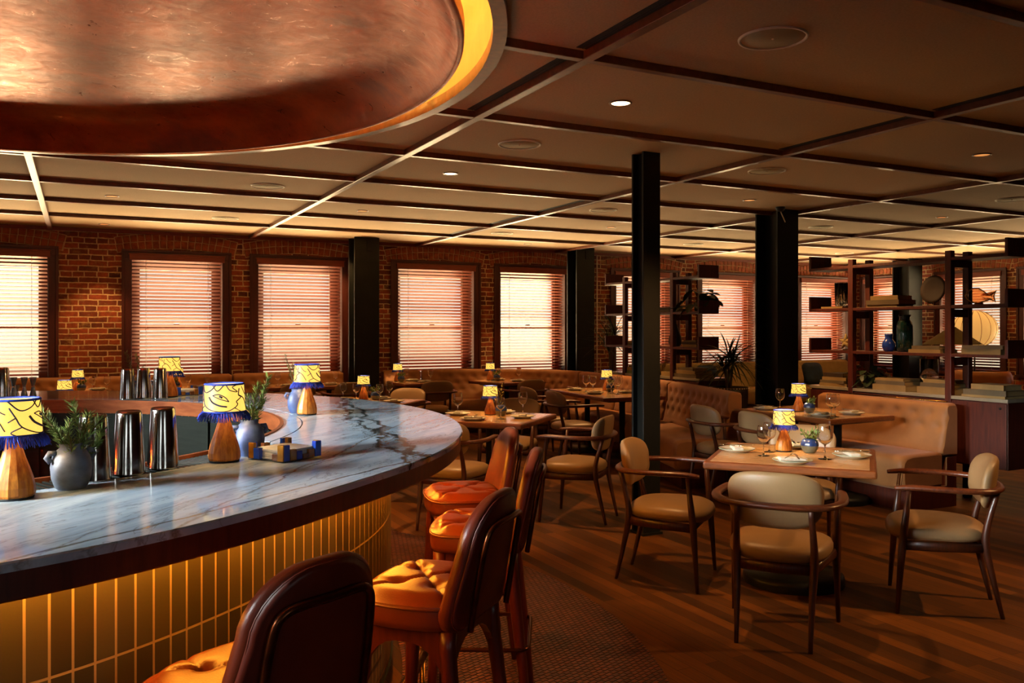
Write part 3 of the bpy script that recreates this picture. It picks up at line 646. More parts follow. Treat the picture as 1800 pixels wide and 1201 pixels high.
b = MB(); band(b, lambda a: rout(a)-.34, 0, lambda a: rout(a)-.34, .10); band(b, lambda a: rout(a)-.34, .10, lambda a: rout(a)-.30, .10, False); b.build('kick_plinth', M['black_steel'], bar)
b = MB(); band(b, lambda a: rout(a)-.285, 1.022, lambda a: rout(a)-.262, 1.022, False); band(b, lambda a: rout(a)-.285, 1.03, lambda a: rout(a)-.285, 1.022); band(b, lambda a: rout(a)-.262, 1.022, lambda a: rout(a)-.262, 1.03); b.build('light_strip', M['led'], bar)
b = MB(); band(b, lambda a: 1.64, 0, lambda a: 1.64, .995)
for k in range(26):
    a = 2*PI*k/26; b.box((1.634*math.cos(a), 1.634*math.sin(a), .49), (.012, .012, .98), rz=a)
for z in (.12, .80): b.loft([pring(lambda a: 1.632, z), pring(lambda a: 1.632, z+.012)], True, False)
b.build('steel_inner_wall', M['well_steel'], bar)
b = MB()
for r, z in ((1.60, .80), (1.50, .80), (1.50, .92), (1.60, .92), (1.55, .80)):
    b.tube([(r*math.cos(math.radians(x)), r*math.sin(math.radians(x)), z) for x in range(-140, -39, 4)], .007, 6)
for x in range(-138, -38, 12):
    c, s = math.cos(math.radians(x)), math.sin(math.radians(x)); b.tube([(1.63*c, 1.63*s, .92), (1.5*c, 1.5*s, .92), (1.5*c, 1.5*s, .80), (1.63*c, 1.63*s, .80)], .006, 6)
b.build('speed_rail', M['dark_steel'], bar)
b = MB(); b2 = MB(); b2.loft([[(1.60*math.cos(math.radians(x)), 1.60*math.sin(math.radians(x)), .985) for x in range(-160, -19, 4)][i:i+1]*1+[(1.632*math.cos(math.radians(x)), 1.632*math.sin(math.radians(x)), .985) for x in range(-160, -19, 4)][i:i+1] for i in range(35)], False, False); b2.build('well_light', M['well_led'], bar)  # added strip hidden under the near rim, brightens the copper dish
rf = lambda a: rout(a)-.155
b.tube(pring(rf, .2), .021, 10, closed=True)
fr = b.build('foot_rail', M['brass'], bar)
for k in range(18):
    a = math.radians(-8+20*k); c, s = math.cos(a), math.sin(a); R = rf(a); b = MB()
    b.tube([(R*c, R*s, .20), (R*c, R*s, .02), (R*c, R*s, 0)], [.012, .012, .026], 8); b.tube([(R*math.cos(a-.012), R*math.sin(a-.012), .2), (R*math.cos(a+.012), R*math.sin(a+.012), .2)], .027, 10)
    b.build('foot_rail_post', M['brass'], bar)

# rug ring the bar stands in
b = MB(); NR = 160
o_ = [(CB[0]+3.33*math.cos(2*PI*k/NR), CB[1]+3.33*math.sin(2*PI*k/NR)) for k in range(NR)]
b.loft([[(x, y, .0) for x, y in o_], [(x, y, .008) for x, y in o_]], False, False)
b.loft([[(x, y, .008) for x, y in o_], [(CB[0]+(x-CB[0])*.66, CB[1]+(y-CB[1])*.66, .008) for x, y in o_]], False, False)
tag(b.build('woven_rug', M['rug']), 'round rust-brown woven rug under the bar and stools', 'rug')

# ------------------------------------------------------------------ bar stools
def make_stool():
    t = thing('bar_stool', '', 'bar stool', (0,0,0), 0, 'leather bar stools')
    W, D = .208, .178
    def sq(u, v, k=1.0):
        x, y = 2*u-1, 2*v-1     # square to rounded square
        p = 5.0; n = (abs(x)**p+abs(y)**p)**(1/p); m = max(abs(x), abs(y)); s = (m/n if n > 1e-6 else 1)
        s = s*.75+.25*(m/math.hypot(x, y) if m > 1e-6 else 1); return x*s, y*s
    def top(u, v):
        x, y = sq(u, v); e = max(abs(2*u-1), abs(2*v-1)); z = .752-.028*smooth01((e-.72)/.28)**1.5
        for tx, ty in ((-.36, -.34), (.36, -.34), (-.36, .34), (.36, .34)):
            z -= .019*math.exp(-((x-tx)**2+(y-ty)**2)/.014)
        for sgn in (1, -1):
            q = abs(x-sgn*y*1.05)/1.45; z -= .010*math.exp(-(q/.035)**2)*(1-smooth01((e-.7)/.3))
        for tx in (-.36, .36):
            z -= .007*math.exp(-((x-tx)/.05)**2)*smooth01((abs(y)-.34)/.2)*(1-smooth01((e-.9)/.1))
        return (x*W, y*D, z)
    b = MB(); b.grid(top, 44, 44); b.build('seat', M['leather'], t)
    n = 72
    ed = [];
    for k in range(n):
        q = 4*k/n; i = int(q); f = q-i; u, v = [(f, 0), (1, f), (1-f, 1), (0, 1-f)][i]; x, y, z = top(u, v); ed.append((x, y))
    b = MB(); R = lambda s, z: [(x*s, y*s, z) for x, y in ed]
    b.loft([R(.97, .655), R(1.0, .66), R(1.012, .675), R(1.012, .712), R(1.0, .724)], True, False); b.loft([R(.05, .655), R(.97, .655)], False, False)
    b.build('seat_skirt', M['leather_back'], t)
    b = MB(); b.tube(R(1.013, .717), .0045, 6, closed=True); b.build('piping', M['leather_back'], t)
    # backrest shell
    def outl(s): # rounded-top outline in x,z
        o = []; hw, z0, z1, rt, rb =   .206-s, .645+s, 1.022-s, .135, .06
        for cx, cz, r, a0 in ((hw-rb, z0+rb, rb, -90), (hw-.034-rt, z1-rt, rt, 0), (-(hw-.034-rt), z1-rt, rt, 90), (-(hw-rb), z0+rb, rb, 180)):
            for k in range(9):
                a = math.radians(a0+90*k/8); o.append((cx+r*math.cos(a), cz+r*math.sin(a)))
        return o
    def bend(x, z, d): return (x, -.182-.17*(z-.70)+.9*x*x+d, z)
    def shrink(o, k): return [(x*k, .85+(z-.85)*k) for x, z in o]
    b = MB(); b.loft([[bend(x, z, d) for x, z in shrink(outl(.03), k)] for k, d in ((.03, .03), (.25, .03), (.5, .03), (.75, .029))]+[[bend(x, z, d) for x, z in outl(s)] for s, d in ((.03, .026), (.008, .02), (0, .008), (0, -.012), (.008, -.022))], True, True)
    b.build('backrest', M['leather_back'], t)
    b = MB(); b.loft([[bend(x, z, d) for x, z in outl(s)] for s, d in ((.006, -.021), (.02, -.026))]+[[bend(x, z, -.027) for x, z in shrink(outl(.02), k)] for k in (.75, .5, .25, .03)], True, True); bk = b.build('back_panel', M['stoolback'], t); bk['label'] = 'smooth dark rear face of the backrest'
    b = MB(); pts = [(-.138, .65), (-.136, .80), (-.128, .90), (-.112, .932), (-.08, .943), (0, .945), (.08, .943), (.112, .932), (.128, .90), (.136, .80), (.138, .65)]
    b.tube(spline([bend(x, z, -.042) for x, z in pts], 4), .0095, 8); b.build('back_tube', M['bronze'], t)
    # legs and arched aprons
    LG = ((-.16, .13, -.19, .165), (.16, .13, .19, .165), (-.16, -.14, -.195, -.205), (.16, -.14, .195, -.205))
    for x, y, fx, fy in LG:
        b = MB(); b.tube([(fx, fy, 0), (fx*.6+x*.4, fy*.6+y*.4, .26), (x, y, .60), (x, y, .655)], [.015, .02, .025, .026], 10); b.build('leg', M['stoolwood'], t)
    def apron(p, q, nm):
        b = MB(); m_ = 10; P, Q = Vector(p), Vector(q); d = (Q-P).normalized(); nn = Vector((-d.y, d.x, 0))*.011
        lo = [(i/m_, .61-.11*abs(2*i/m_-1)**3) for i in range(m_+1)]
        for s in (1, -1):
            vs_ = [P.lerp(Q, f)+nn*s+Vector((0, 0, z)) for f, z in lo]+[P.lerp(Q, f)+nn*s+Vector((0, 0, .656)) for f, z in lo]
            b.add(vs_, [((i, i+1, m_+2+i, m_+1+i) if s > 0 else (i+1, i, m_+1+i, m_+2+i)) for i in range(m_)])
        vs_ = [P.lerp(Q, f)+nn*s+Vector((0, 0, z)) for f, z in lo for s in (1, -1)]
        b.add(vs_, [(2*i, 2*i+1, 2*i+3, 2*i+2) for i in range(m_)]); b.build(nm, M['stoolwood'], t)
    for i, j in ((0, 1), (2, 3), (0, 2), (1, 3)): apron((LG[i][0], LG[i][1], 0), (LG[j][0], LG[j][1], 0), 'apron')
    b = MB(); z = .30; hx, hy0, hy1, r = .20, .178, -.205, .05; pts = []
    for cx, cy, a0 in ((hx-r, hy0-r, 0), (-(hx-r), hy0-r, 90), (-(hx-r), hy1+r, 180), (hx-r, hy1+r, 270)):
        for k in range(6):
            a = math.radians(a0+18*k); pts.append((cx+r*math.cos(a), cy+r*math.sin(a), z))
    b.tube(pts, .0085, 8, closed=True); b.build('foot_ring', M['bronze'], t)
    return Proto(t)
ST = make_stool()
for ang, R, la in ((-64.0, 2.61, 'leather bar stool nearest the viewer, cut off by the bottom edge of the picture'), (-47.6, 2.575, 'amber-lit tufted leather bar stool, second from the viewer'),
                   (-29.5, 2.53, 'leather bar stool, third from the viewer, tucked behind the lit one'), (-14.8, 2.49, 'leather bar stool farthest from the viewer, at the tip of the bar')):
    a = math.radians(ang); ST.put((CB[0]+R*math.cos(a), CB[1]+R*math.sin(a), .008), a+PI/2, la)

# ------------------------------------------------------------------ table lamp with a drawn and fringed shade
FACE = [(.0016, [(-.95,.80),(-.80,.52),(-.66,.26),(-.30,.08),(.10,.06),(.36,.18),(.47,.30),(.43,.40),(.62,.55),(.52,.63),(.56,.86)]),
        (.0013, [(-.34,.62),(-.14,.66),(.06,.56),(.18,.40)]), (.0012, [(-.34,.62),(-.10,.50),(.18,.40)]), (.0026, [(-.48,.56),(-.34,.38),(-.10,.26),(.12,.22)]), (.0026, [(-.12,.60),(-.02,.54)]),
        (.0016, [(-.98,.98),(-.70,.72),(-.42,.80),(-.25,.98)]), (.0014, [(-.35,.98),(-.18,.78),(.02,.98)]), (.0013, [(.10,.98),(.22,.80),(.48,.74),(.30,.90),(.44,.98)]),
        (.0015, [(.52,.63),(.78,.48),(.97,.16)]), (.0014, [(.36,.18),(.60,.02)]), (.0013, [(.68,.92),(.84,.70),(.97,.62)]), (.0013, [(-.80,.52),(-.97,.40)]), (.0013, [(-.66,.26),(-.90,.12),(-.78,.02)])]
def make_lamp(light):
    t = thing('table_lamp', '', 'lamp', (0,0,0), 0, 'fringed table lamps')
    n = 14
    b = MB(); b.lathe([(.001, 0), (.046, 0), (.048, .004), (.046, .006)], 28); b.build('foot', M['black'], t)
    b = MB(); b.lathe([(.001, .005), (.047, .005), (.0505, .012), (.050, .03), (.046, .05), (.038, .075), (.029, .10), (.0215, .125), (.017, .15), (.016, .158), (.001, .158)], n, smooth=False); b.build('base', M['lampwood'], t, bevel=.002)
    b = MB(); b.tube([(0,0,.155), (0,0,.21)], .004, 6); b.sphere((0,0,.222), .013, 1, 1, 1.2); b.build('bulb', M['bulb'], t)
    b = MB(); z0, z1, ra, rb = .162, .252, .066, .0605
    b.lathe([(ra, z0), (rb, z1)], 40); b.lathe([(rb-.0012, z1), (ra-.0012, z0)], 40); sh = b.build('shade', M['linen'], t)
    b = MB()
    for rep in range(2):
        for r, ln in FACE:
            pts = spline([(x, y, 0) for x, y in ln], 5) if len(ln) > 2 else [Vector((x, y, 0)) for x, y in ln]
            q = []
            for p in pts:
                a = math.radians(180*rep+p.x*90); f = min(.985, max(.015, p.y)); R = ra+(rb-ra)*f+.0004; q.append((R*math.sin(a), -R*math.cos(a), z0+(z1-z0)*f))
            b.tube(q, r*1.2, 4)
    b.build('ink_drawing', M['ink'], sh)
    b = MB(); b.tube([(rb*math.cos(2*PI*k/40), rb*math.sin(2*PI*k/40), z1) for k in range(40)], .0032, 6, closed=True); b.build('top_braid', M['fringe'], sh)
    b = MB(); R2 = random.Random(3)
    b.tube([(ra*math.cos(2*PI*k/40), ra*math.sin(2*PI*k/40), z0+.001) for k in range(40)], .003, 6, closed=True)
    for k in range(170):
        a = 2*PI*k/170+R2.uniform(-.015, .015); o = R2.uniform(.010, .021); l = R2.uniform(.022, .031); c, s = math.cos(a), math.sin(a); a2 = a+R2.uniform(-.05, .05)
        b.tube([(ra*c, ra*s, z0+.002), ((ra+o*.6)*c, (ra+o*.6)*s, z0-l*.4), ((ra+o)*math.cos(a2), (ra+o)*math.sin(a2), z0-l)], [.0016, .0017, .0010], 3)
    b.build('fringe', M['fringe'], sh)
    return Proto(t)
LP = make_lamp(1)
def lamp(x, y, z, rz, la, e=1.0, sc=1.0):
    LP.put((x, y, z), rz, la, scale=sc)
    l = bpy.data.lights.new('lamp_bulb_light', 'POINT'); l.energy = LAMP*e; l.color = (1, .62, .25); l.shadow_soft_size = .015
    o = bpy.data.objects.new('lamp_bulb_light', l); COL.objects.link(o); o.location = (x, y, z+.186*sc)
ZBAR = 1.07
lamp(-.15, 2.50, ZBAR, math.radians(80), 'fringed lamp at the left edge of the picture, nearest on the bar', .6)
lamp(.42, 2.89, ZBAR, math.radians(-12), 'fringed lamp on the near side of the bar, right of the steel shakers', .6)
lamp(1.02, 4.28, ZBAR, math.radians(75), 'fringed lamp on the bar near its rounded end, in front of a blue pot', .6)
lamp(.51, 5.80, ZBAR, math.radians(95), 'fringed lamp on the far side of the bar behind the three shakers', .6)

# ------------------------------------------------------------------ pots with sprigs
def sprig(bs, bl, base, tip, n, ll, lw, R, droop=0.0, needle=True):
    P = Vector(base); Q = Vector(tip); mid = (P+Q)/2+Vector((R.uniform(-.02, .02), R.uniform(-.02, .02), 0)); pts = spline([P, mid, Q], 6)
    bs.tube(pts, [.0018]*(len(pts)-1)+[.0008], 4)
    for i in range(n):
        f = .12+.88*i/n; k = min(len(pts)-2, int(f*(len(pts)-1))); p = pts[k].lerp(pts[k+1], f*(len(pts)-1)-k); d = (pts[k+1]-pts[k]).normalized()
        a = R.uniform(0, 2*PI); u = d.orthogonal().normalized(); v = d.cross(u); o = (u*math.cos(a)+v*math.sin(a)); e = (o*.8+d*R.uniform(.5, 1.0)).normalized()
        s = e.cross(d).normalized()*lw*R.uniform(.8, 1.2); nrm = e.cross(s).normalized()*lw*.25; l = ll*R.uniform(.7, 1.15)
        m_ = p+e*l*.5
        bl.add([p, m_+s+nrm, p+e*l, m_-s+nrm, m_-nrm*1.5], [(0, 4, 1), (1, 4, 2), (2, 4, 3), (3, 4, 0)], True)
def lathe_pot(prof, mat, t, seg=28, name='pot', wob=None):
    b = MB(); b.lathe(prof, seg, wob=wob); return b.build(name, mat, t)
def rosemary_pot(x, y, z, rz, la, mat, sprigs, seed, h=.125):
    t = thing('herb_pot', la, 'plant pot', (x, y, z), rz, 'ceramic pots with herb sprigs'); R = random.Random(seed); k = h/.125
    lathe_pot([(.001, 0), (.034, 0), (.040, .006), (.049, .03), (.051, .06), (.046, .088), (.036, .104), (.029, .110), (.030, .122), (.027, .1225), (.024, .108), (.02, .05), (.001, .05)], mat, t, 30)
    for s in (1, -1):
        b = MB(); b.tube([(s*.040, 0, .098), (s*.056, 0, .100), (s*.062, .004, .088), (s*.052, 0, .076)], [.008, .0075, .007, .008], 8); b.build('lug_handle', mat, t)
    bs, bl = MB(), MB()
    for (tx, ty, tz, n) in sprigs: sprig(bs, bl, (tx*.08, ty*.08, .06), (tx, ty, tz), int(n*2.2), .026, .0019, R)
    bs.build('stem', M['stem'], t); o = bl.build('foliage', M['leaf'], t); return t
rosemary_pot(-.02, 2.585, ZBAR, .4, 'grey-blue two-handled pot of rosemary, nearest the viewer', M['glaze_grey'], [(-.085, .01, .235, 70), (-.05, .03, .19, 50), (.0, 0, .23, 70), (.05, .01, .20, 60), (.075, -.01, .185, 60), (.03, -.03, .17, 50), (-.02, -.03, .16, 40), (.09, .02, .15, 50), (.02, .05, .18, 50)], 2)
rosemary_pot(.515, 2.985, ZBAR, .2, 'mottled blue two-handled pot of rosemary behind the lamp beside the napkin tray', M['glaze_blue'], [(.03, .0, .24, 80), (.075, .02, .265, 90), (.0, .02, .2, 50), (.05, -.01, .19, 60)], 4)
rosemary_pot(1.0, 4.40, ZBAR, 0, 'blue pot with a few leaves, half hidden behind the bar-end lamp', M['glaze_blue'], [(-.06, .02, .30, 14), (-.02, .04, .25, 18), (-.05, .0, .24, 14)], 6)
rosemary_pot(.36, 5.84, ZBAR, .3, 'pot with two tall sprigs behind the far shakers', M['glaze_blue'], [(-.1, .02, .29, 40), (-.03, .04, .27, 50), (.0, .0, .2, 30)], 8)

# ------------------------------------------------------------------ shakers and jiggers
def make_shaker():
    t = thing('shaker_tin', '', 'cocktail shaker', (0,0,0), 0, 'steel shaker tins')
    b = MB(); b.lathe([(.0455, 0), (.047, .002), (.0465, .005), (.0452, .03), (.0365, .178), (.0345, .186), (.032, .188), (.030, .1855), (.001, .1855)], 40); b.build('body', M['steel'], t)
    b = MB(); b.lathe([(.0460, .002), (.0475, .004), (.0460, .0065)], 40); b.build('rim', M['steel'], t); return Proto(t)
SK = make_shaker()
for x, y, la in ((.035, 2.695, 'polished shaker tin half hidden behind the rosemary pot'), (.13, 2.765, 'polished shaker tin in the middle of the near three'), (.23, 2.835, 'polished shaker tin nearest the lamp on the near side of the bar')):
    SK.put((x, y, ZBAR), 0, la, scale=1.0)
for x, y, la in ((.262, 5.70, 'shaker tin on the far side of the bar, left of its three'), (.355, 5.75, 'shaker tin on the far side of the bar, middle of its three'), (.445, 5.68, 'shaker tin on the far side of the bar, beside the far lamp'), (-.43, 6.18, 'shaker tin at the left picture edge beside the jiggers')):
    SK.put((x, y, ZBAR), 0, la)
def make_jigger():
    t = thing('jigger', '', 'jigger', (0,0,0), 0, 'steel jiggers')
    b = MB(); b.lathe([(.019, 0), (.0205, .001), (.019, .012), (.0085, .060), (.0085, .064), (.019, .112), (.0215, .122), (.020, .122), (.008, .068), (.001, .067)], 24); b.build('cup', M['satin_steel'], t)
    b = MB(); b.lathe([(.0088, .058), (.0100, .062), (.0088, .066)], 24); b.build('waist_ring', M['steel'], t); return Proto(t)
JG = make_jigger()
for x, y, s, la in ((-.375, 6.27, 1, 'double-cone jigger left of its row on the far bar'), (-.315, 6.25, 1, 'double-cone jigger in the middle of its row on the far bar'), (-.265, 6.235, 1, 'double-cone jigger right of its row on the far bar'), (-.35, 6.20, .62, 'short jigger in front of the row of tall ones')):
    JG.put((x, y, ZBAR), 0, la, scale=s)

# ------------------------------------------------------------------ mosaic napkin trays
def napkin_tray(x, y, rz, la, seed):
    t = thing('napkin_tray', la, 'napkin holder', (x, y, ZBAR), rz, 'mosaic napkin trays'); R = random.Random(seed); h = .083
    b = MB(); b.bx(-h, h, -h, h, 0, .004); b.build('base', M['glass'], t)
    b = MB()
    for i in range(11): b.box((0, 0, .0065+i*.003), (.142+R.uniform(-.004, .004), .142+R.uniform(-.004, .004), .0026), rz=R.uniform(-.03, .03))
    b.build('paper_napkin', M['paper'], t)
    ms = [M['cobalt'], M['amber'], M['brown_tile'], M['cobalt'], M['amber']]; i = 0
    for side in range(4):
        n = 6; q = Matrix.Rotation(side*PI/2, 4, 'Z')
        for k in range(n):
            if side == 1 and k in (2, 3): continue
            hh = R.choice((.016, .022, .028, .036, .044)) if k not in (0, n-1) else .052; xx = -h+(k+.5)*2*h/n; dd = .012 if k % 2 else .018
            b = MB()
            if side == 0 and k == 4: b.tube([(0, -.006, 0), (0, .006, 0)], .015, 14); b.xform(Matrix.Translation((xx, h-.006, .020)))
            else: b.box((xx, h-.006, .004+hh/2), (2*h/n*.96, dd, hh))
            b.xform(q); b.build('glass_tile', ms[i % 5], t, bevel=.002); i += 1
napkin_tray(.61, 2.87, .55, 'blue and amber mosaic napkin tray on the near side of the bar', 5)
napkin_tray(.62, 5.93, .2, 'blue mosaic napkin tray on the far side of the bar beside the lamp', 9)
# ------------------------------------------------------------------ dining armchair
def make_chair():
    t = thing('dining_armchair', '', 'chair', (0,0,0), 0, 'walnut dining armchairs'); n = 48
    def o(s):
        r = []
        for k in range(n):
            a = 2*PI*k/n; x = sgnpow(math.cos(a), 2/3.0); y = sgnpow(math.sin(a), 2/2.7); w_ = .262-.035*(1-y)/2; r.append((x*(w_-s), .015+y*(.245-s)))
        return r
    def ring(s, z): return [(x, y, z+.010*(1-(x/.26)**2)*0-.012*((y-.015)/.245)**2*(1 if y > 0 else .3)) for x, y in o(s)]
    b = MB(); b.loft([ring(.05, .388), ring(.012, .392), ring(.0, .41), ring(.0, .432), ring(.010, .452), ring(.035, .466), ring(.08, .474), ring(.15, .479), ring(.215, .480)], True, True)
    b.build('seat', M['cream'], t)
    # backrest: a curved upholstered shell
    def bo(s, n=52):
        r = []
        for k in range(n):
            a = 2*PI*k/n; cx, cz = math.cos(a), math.sin(a); x = sgnpow(cx, 2/3.3); z = sgnpow(cz, 2/3.2); r.append(((.226-.014*(1-z)/2*(1 if z < 0 else .5)-s)*x, .688+(.137-s)*z))
        return r
    def bend(x, z, d): return (x, -.235-.16*(z-.60)+1.15*x*x+d, z)
    b = MB(); sk = lambda k: [(x*k, .688+(z-.688)*k) for x, z in bo(.09)]
    b.loft([[bend(x, z, .036) for x, z in sk(k)] for k in (.04, .3, .6, .85)]+[[bend(x, z, d) for x, z in bo(s)] for s, d in ( (.05, .031), (.018, .022), (.003, .008), (0, -.004), (.006, -.016), (.022, -.024), (.06, -.028))]+[[bend(x, z, -.030) for x, z in sk(k)] for k in (.95, .7, .4, .04)], True, True)
    b.build('backrest', M['cream'], t)
    W = M['walnut']
    for s in (-1, 1):
        b = MB(); b.tube([(s*.262, .222, 0), (s*.257, .208, .2), (s*.252, .196, .36), (s*.254, .186, .46), (s*.262, .165, .662)], [.0105, .016, .0205, .019, .0125], 12); b.build('leg', W, t)
        b = MB(); b.tube(spline([(s*.168, -.285, 0), (s*.172, -.235, .22), (s*.178, -.205, .37), (s*.178, -.212, .48), (s*.168, -.262, .662)], 4), [.0105+.0105*min(1, i/8) if i <= 8 else .021-.0075*(i-8)/8 for i in range(17)], 12); b.build('leg', W, t)
    b = MB()
    for p, q in (((-.25, .19), (.25, .19)), ((-.178, -.205), (.178, -.205)), ((-.25, .19), (-.18, -.205)), ((.25, .19), (.18, -.205))):
        b.tube([(p[0], p[1], .362), ((p[0]+q[0])/2, (p[1]+q[1])/2, .358), (q[0], q[1], .362)], .026, 8, flat=(.40, 1))
    b.build('seat_frame', W, t)
    half = spline([(.272, .235, .664), (.283, .14, .672), (.298, .0, .672), (.292, -.12, .670), (.238, -.225, .668), (.13, -.276, .667), (0, -.290, .667)], 5)
    pts = half+[Vector((-p.x, p.y, p.z)) for p in reversed(half[:-1])]
    m_ = len(pts); rr = [.0145+.007*math.sin(min(1, min(i, m_-1-i)/6)*PI/2) for i in range(m_)]
    b = MB(); b.tube(pts, rr, 12, flat=(1.15, .74)); b.build('arm_rail', M['walnut_h'], t)
    return Proto(t)
CH = make_chair()
def chair(x, y, facing_deg, la): CH.put((x, y, 0), math.radians(facing_deg-90), la)

# ------------------------------------------------------------------ tables and place settings
TABLES = {}
def table(key, x, y, ang, w_, d_, la, feet=((0, 0),), z=.75, disc=True, square_base=False):
    t = thing('pedestal_table', la, 'table', (x, y, 0), ang, 'oak restaurant tables')
    b = MB(); b.bx(-w_/2, w_/2, -d_/2, d_/2, z-.045, z-.0008); b.build('edge', M['edge'], t, bevel=.012)
    b = MB(); b.bx(-w_/2+.035, w_/2-.035, -d_/2+.035, d_/2-.035, z-.04, z); b.build('tabletop', M['table_top'], t, bevel=.001)
    b = MB(); b.bx(-w_/2+.12, w_/2-.12, -d_/2+.12, d_/2-.12, z-.065, z-.045); b.build('support_frame', M['black_steel'], t)
    for fx, fy in feet:
        b = MB(); b.lathe([(.075, .705), (.075, .70), (.034, .66), (.034, .12), (.034, .05)], 18, (fx, fy, 0)); b.build('pedestal', M['black_steel'], t)
        b = MB(); b.lathe([(.036, .20), (.040, .19), (.040, .06), (.036, .05)], 18, (fx, fy, 0)); b.build('wooden_collar', M['walnut'], t)
        b = MB(); R = min(.29, min(w_, d_)*.33) if disc else .2; b.lathe([(.001, .075), (R-.03, .07), (R-.004, .05), (R, .035), (R, 0)], 40, (fx, fy, 0)); b.build('base', M['black_steel'], t)
    TABLES[key] = (x, y, ang, z)
def loc(key, u, v):
    x, y, a, z = TABLES[key]; return (x+u*math.cos(a)-v*math.sin(a), y+u*math.sin(a)+v*math.cos(a), z)
def unloc(key, X, Y):
    x, y, a, z = TABLES[key]; dx, dy = X-x, Y-y; return (dx*math.cos(a)+dy*math.sin(a), -dx*math.sin(a)+dy*math.cos(a))

def make_glass():
    t = thing('wine_glass', '', 'glass', (0,0,0), 0, 'stemmed wine glasses')
    b = MB(); b.lathe([(.001, .003), (.030, .0015), (.034, .0005), (.034, .002), (.012, .005), (.0045, .012), (.0035, .03), (.0035, .065), (.006, .074), (.012, .078)], 24); b.build('stem', M['wineglass'], t)
    b = MB(); b.lathe([(.001, .076), (.014, .079), (.028, .090), (.037, .107), (.0395, .123), (.0375, .146), (.0345, .166), (.0330, .1755), (.0325, .1776), (.0321, .1782), (.0317, .1776), (.0320, .1755), (.0336, .166), (.0365, .146), (.0383, .123), (.036, .108), (.027, .0925), (.013, .081), (.001, .079)], 24); b.build('bowl', M['wineglass'], t); return Proto(t)
GL = make_glass()
def make_plate():
    t = thing('dinner_plate', '', 'plate', (0,0,0), 0, 'white dinner plates')
    b = MB(); b.lathe([(.001, .003), (.055, .003), (.060, 0), (.064, .001), (.075, .006), (.098, .015), (.108, .0195), (.1085, .0215), (.106, .0218), (.085, .0135), (.068, .0075), (.001, .007)], 44); b.build('dish', M['china'], t)
    b = MB(); b.lathe([(.1078, .0194), (.1096, .0205), (.1078, .0222)], 44); rim = b.build('rim', M['rim_green'], t); rim['label'] = 'thin sage-green rim'
    return Proto(t)
M['rim_green'] = noisy('sage_rim', rgb('6f8a72'), rgb('88a189'), 12, (1,1,1), .3)
PL = make_plate()
def make_napkin():
    t = thing('folded_napkin', '', 'napkin', (0,0,0), 0, 'folded linen napkins')
    def f(u, v, l): 
        x = (u-.5)*.15; y = (v-.5)*.062; return (x, y, l*.0035+.0015*math.sin(u*9+l)*math.sin(v*5)+.003*(1-(2*v-1)**2)**.5*(l/3))
    b = MB()
    for l in (0, 1, 2, 3): b.grid(lambda u, v, l=l: f(u, v, l), 16, 6)
    b.build('cloth', M['napkin'], t, solid=.003); return Proto(t)
NK = make_napkin()
def make_fork():
    b = MB(); b.tube([(0, -.095, .004), (0, -.03, .003), (0, .02, .0035), (0, .045, .007), (0, .055, .007)], [.004, .0035, .002, .003, .009], 6, flat=(1, .35))
    for k in (-1.5, -.5, .5, 1.5): b.tube([(k*.005, .053, .007), (k*.0052, .07, .004), (k*.0045, .1, .009)], [.0016, .0015, .0008], 4)
    o = b.build('dinner_fork', M['steel']); return o
def make_knife():
    b = MB(); b.tube([(0, -.10, .005), (0, -.05, .005), (0, -.005, .005), (0, 0, .005)], [.005, .0052, .0042, .003], 6, flat=(1, .55))
    b.add([(-.004, 0, .0045), (.009, .005, .0045), (.010, .07, .0045), (-.003, .108, .0045), (-.004, 0, .006), (.009, .005, .0052), (.010, .07, .0052), (-.003, .108, .006)], [(0, 3, 2, 1), (4, 5, 6, 7), (0, 1, 5, 4), (1, 2, 6, 5), (2, 3, 7, 6), (3, 0, 4, 7)])
    return b.build('table_knife', M['steel'])
FORK, KNIFE = make_fork(), make_knife(); USED = {}
def single(proto, loc_, rz, la, cat, group):
    if proto.name in USED: o = proto.copy(); COL.objects.link(o)
    else: o = proto; USED[proto.name] = 1
    o.location = loc_; o.rotation_euler = (0, 0, rz); tag(o, la, cat, group); return o
def setting(key, u, v, rz, where, cutlery=True):
    x, y, z = loc(key, u, v); a = TABLES[key][2]+rz
    PL.put((x, y, z), a, 'white plate '+where)
    if not cutlery: return
    NK.put((x, y, z+.0185), a+.3, 'folded napkin '+where)
    c, s = math.cos(a), math.sin(a)
    single(FORK, (x-.018*c, y-.018*s, z+.0345), a-.15, 'fork '+where, 'fork', 'dinner forks')
    single(KNIFE, (x+.022*c, y+.022*s, z+.034), a+.2, 'knife '+where, 'knife', 'table knives')
def glass(key, X, Y, where, sc=1.0):
    u, v = unloc(key, X, Y); p = loc(key, u, v); GL.put(p, 0, 'wine glass '+where, scale=sc)
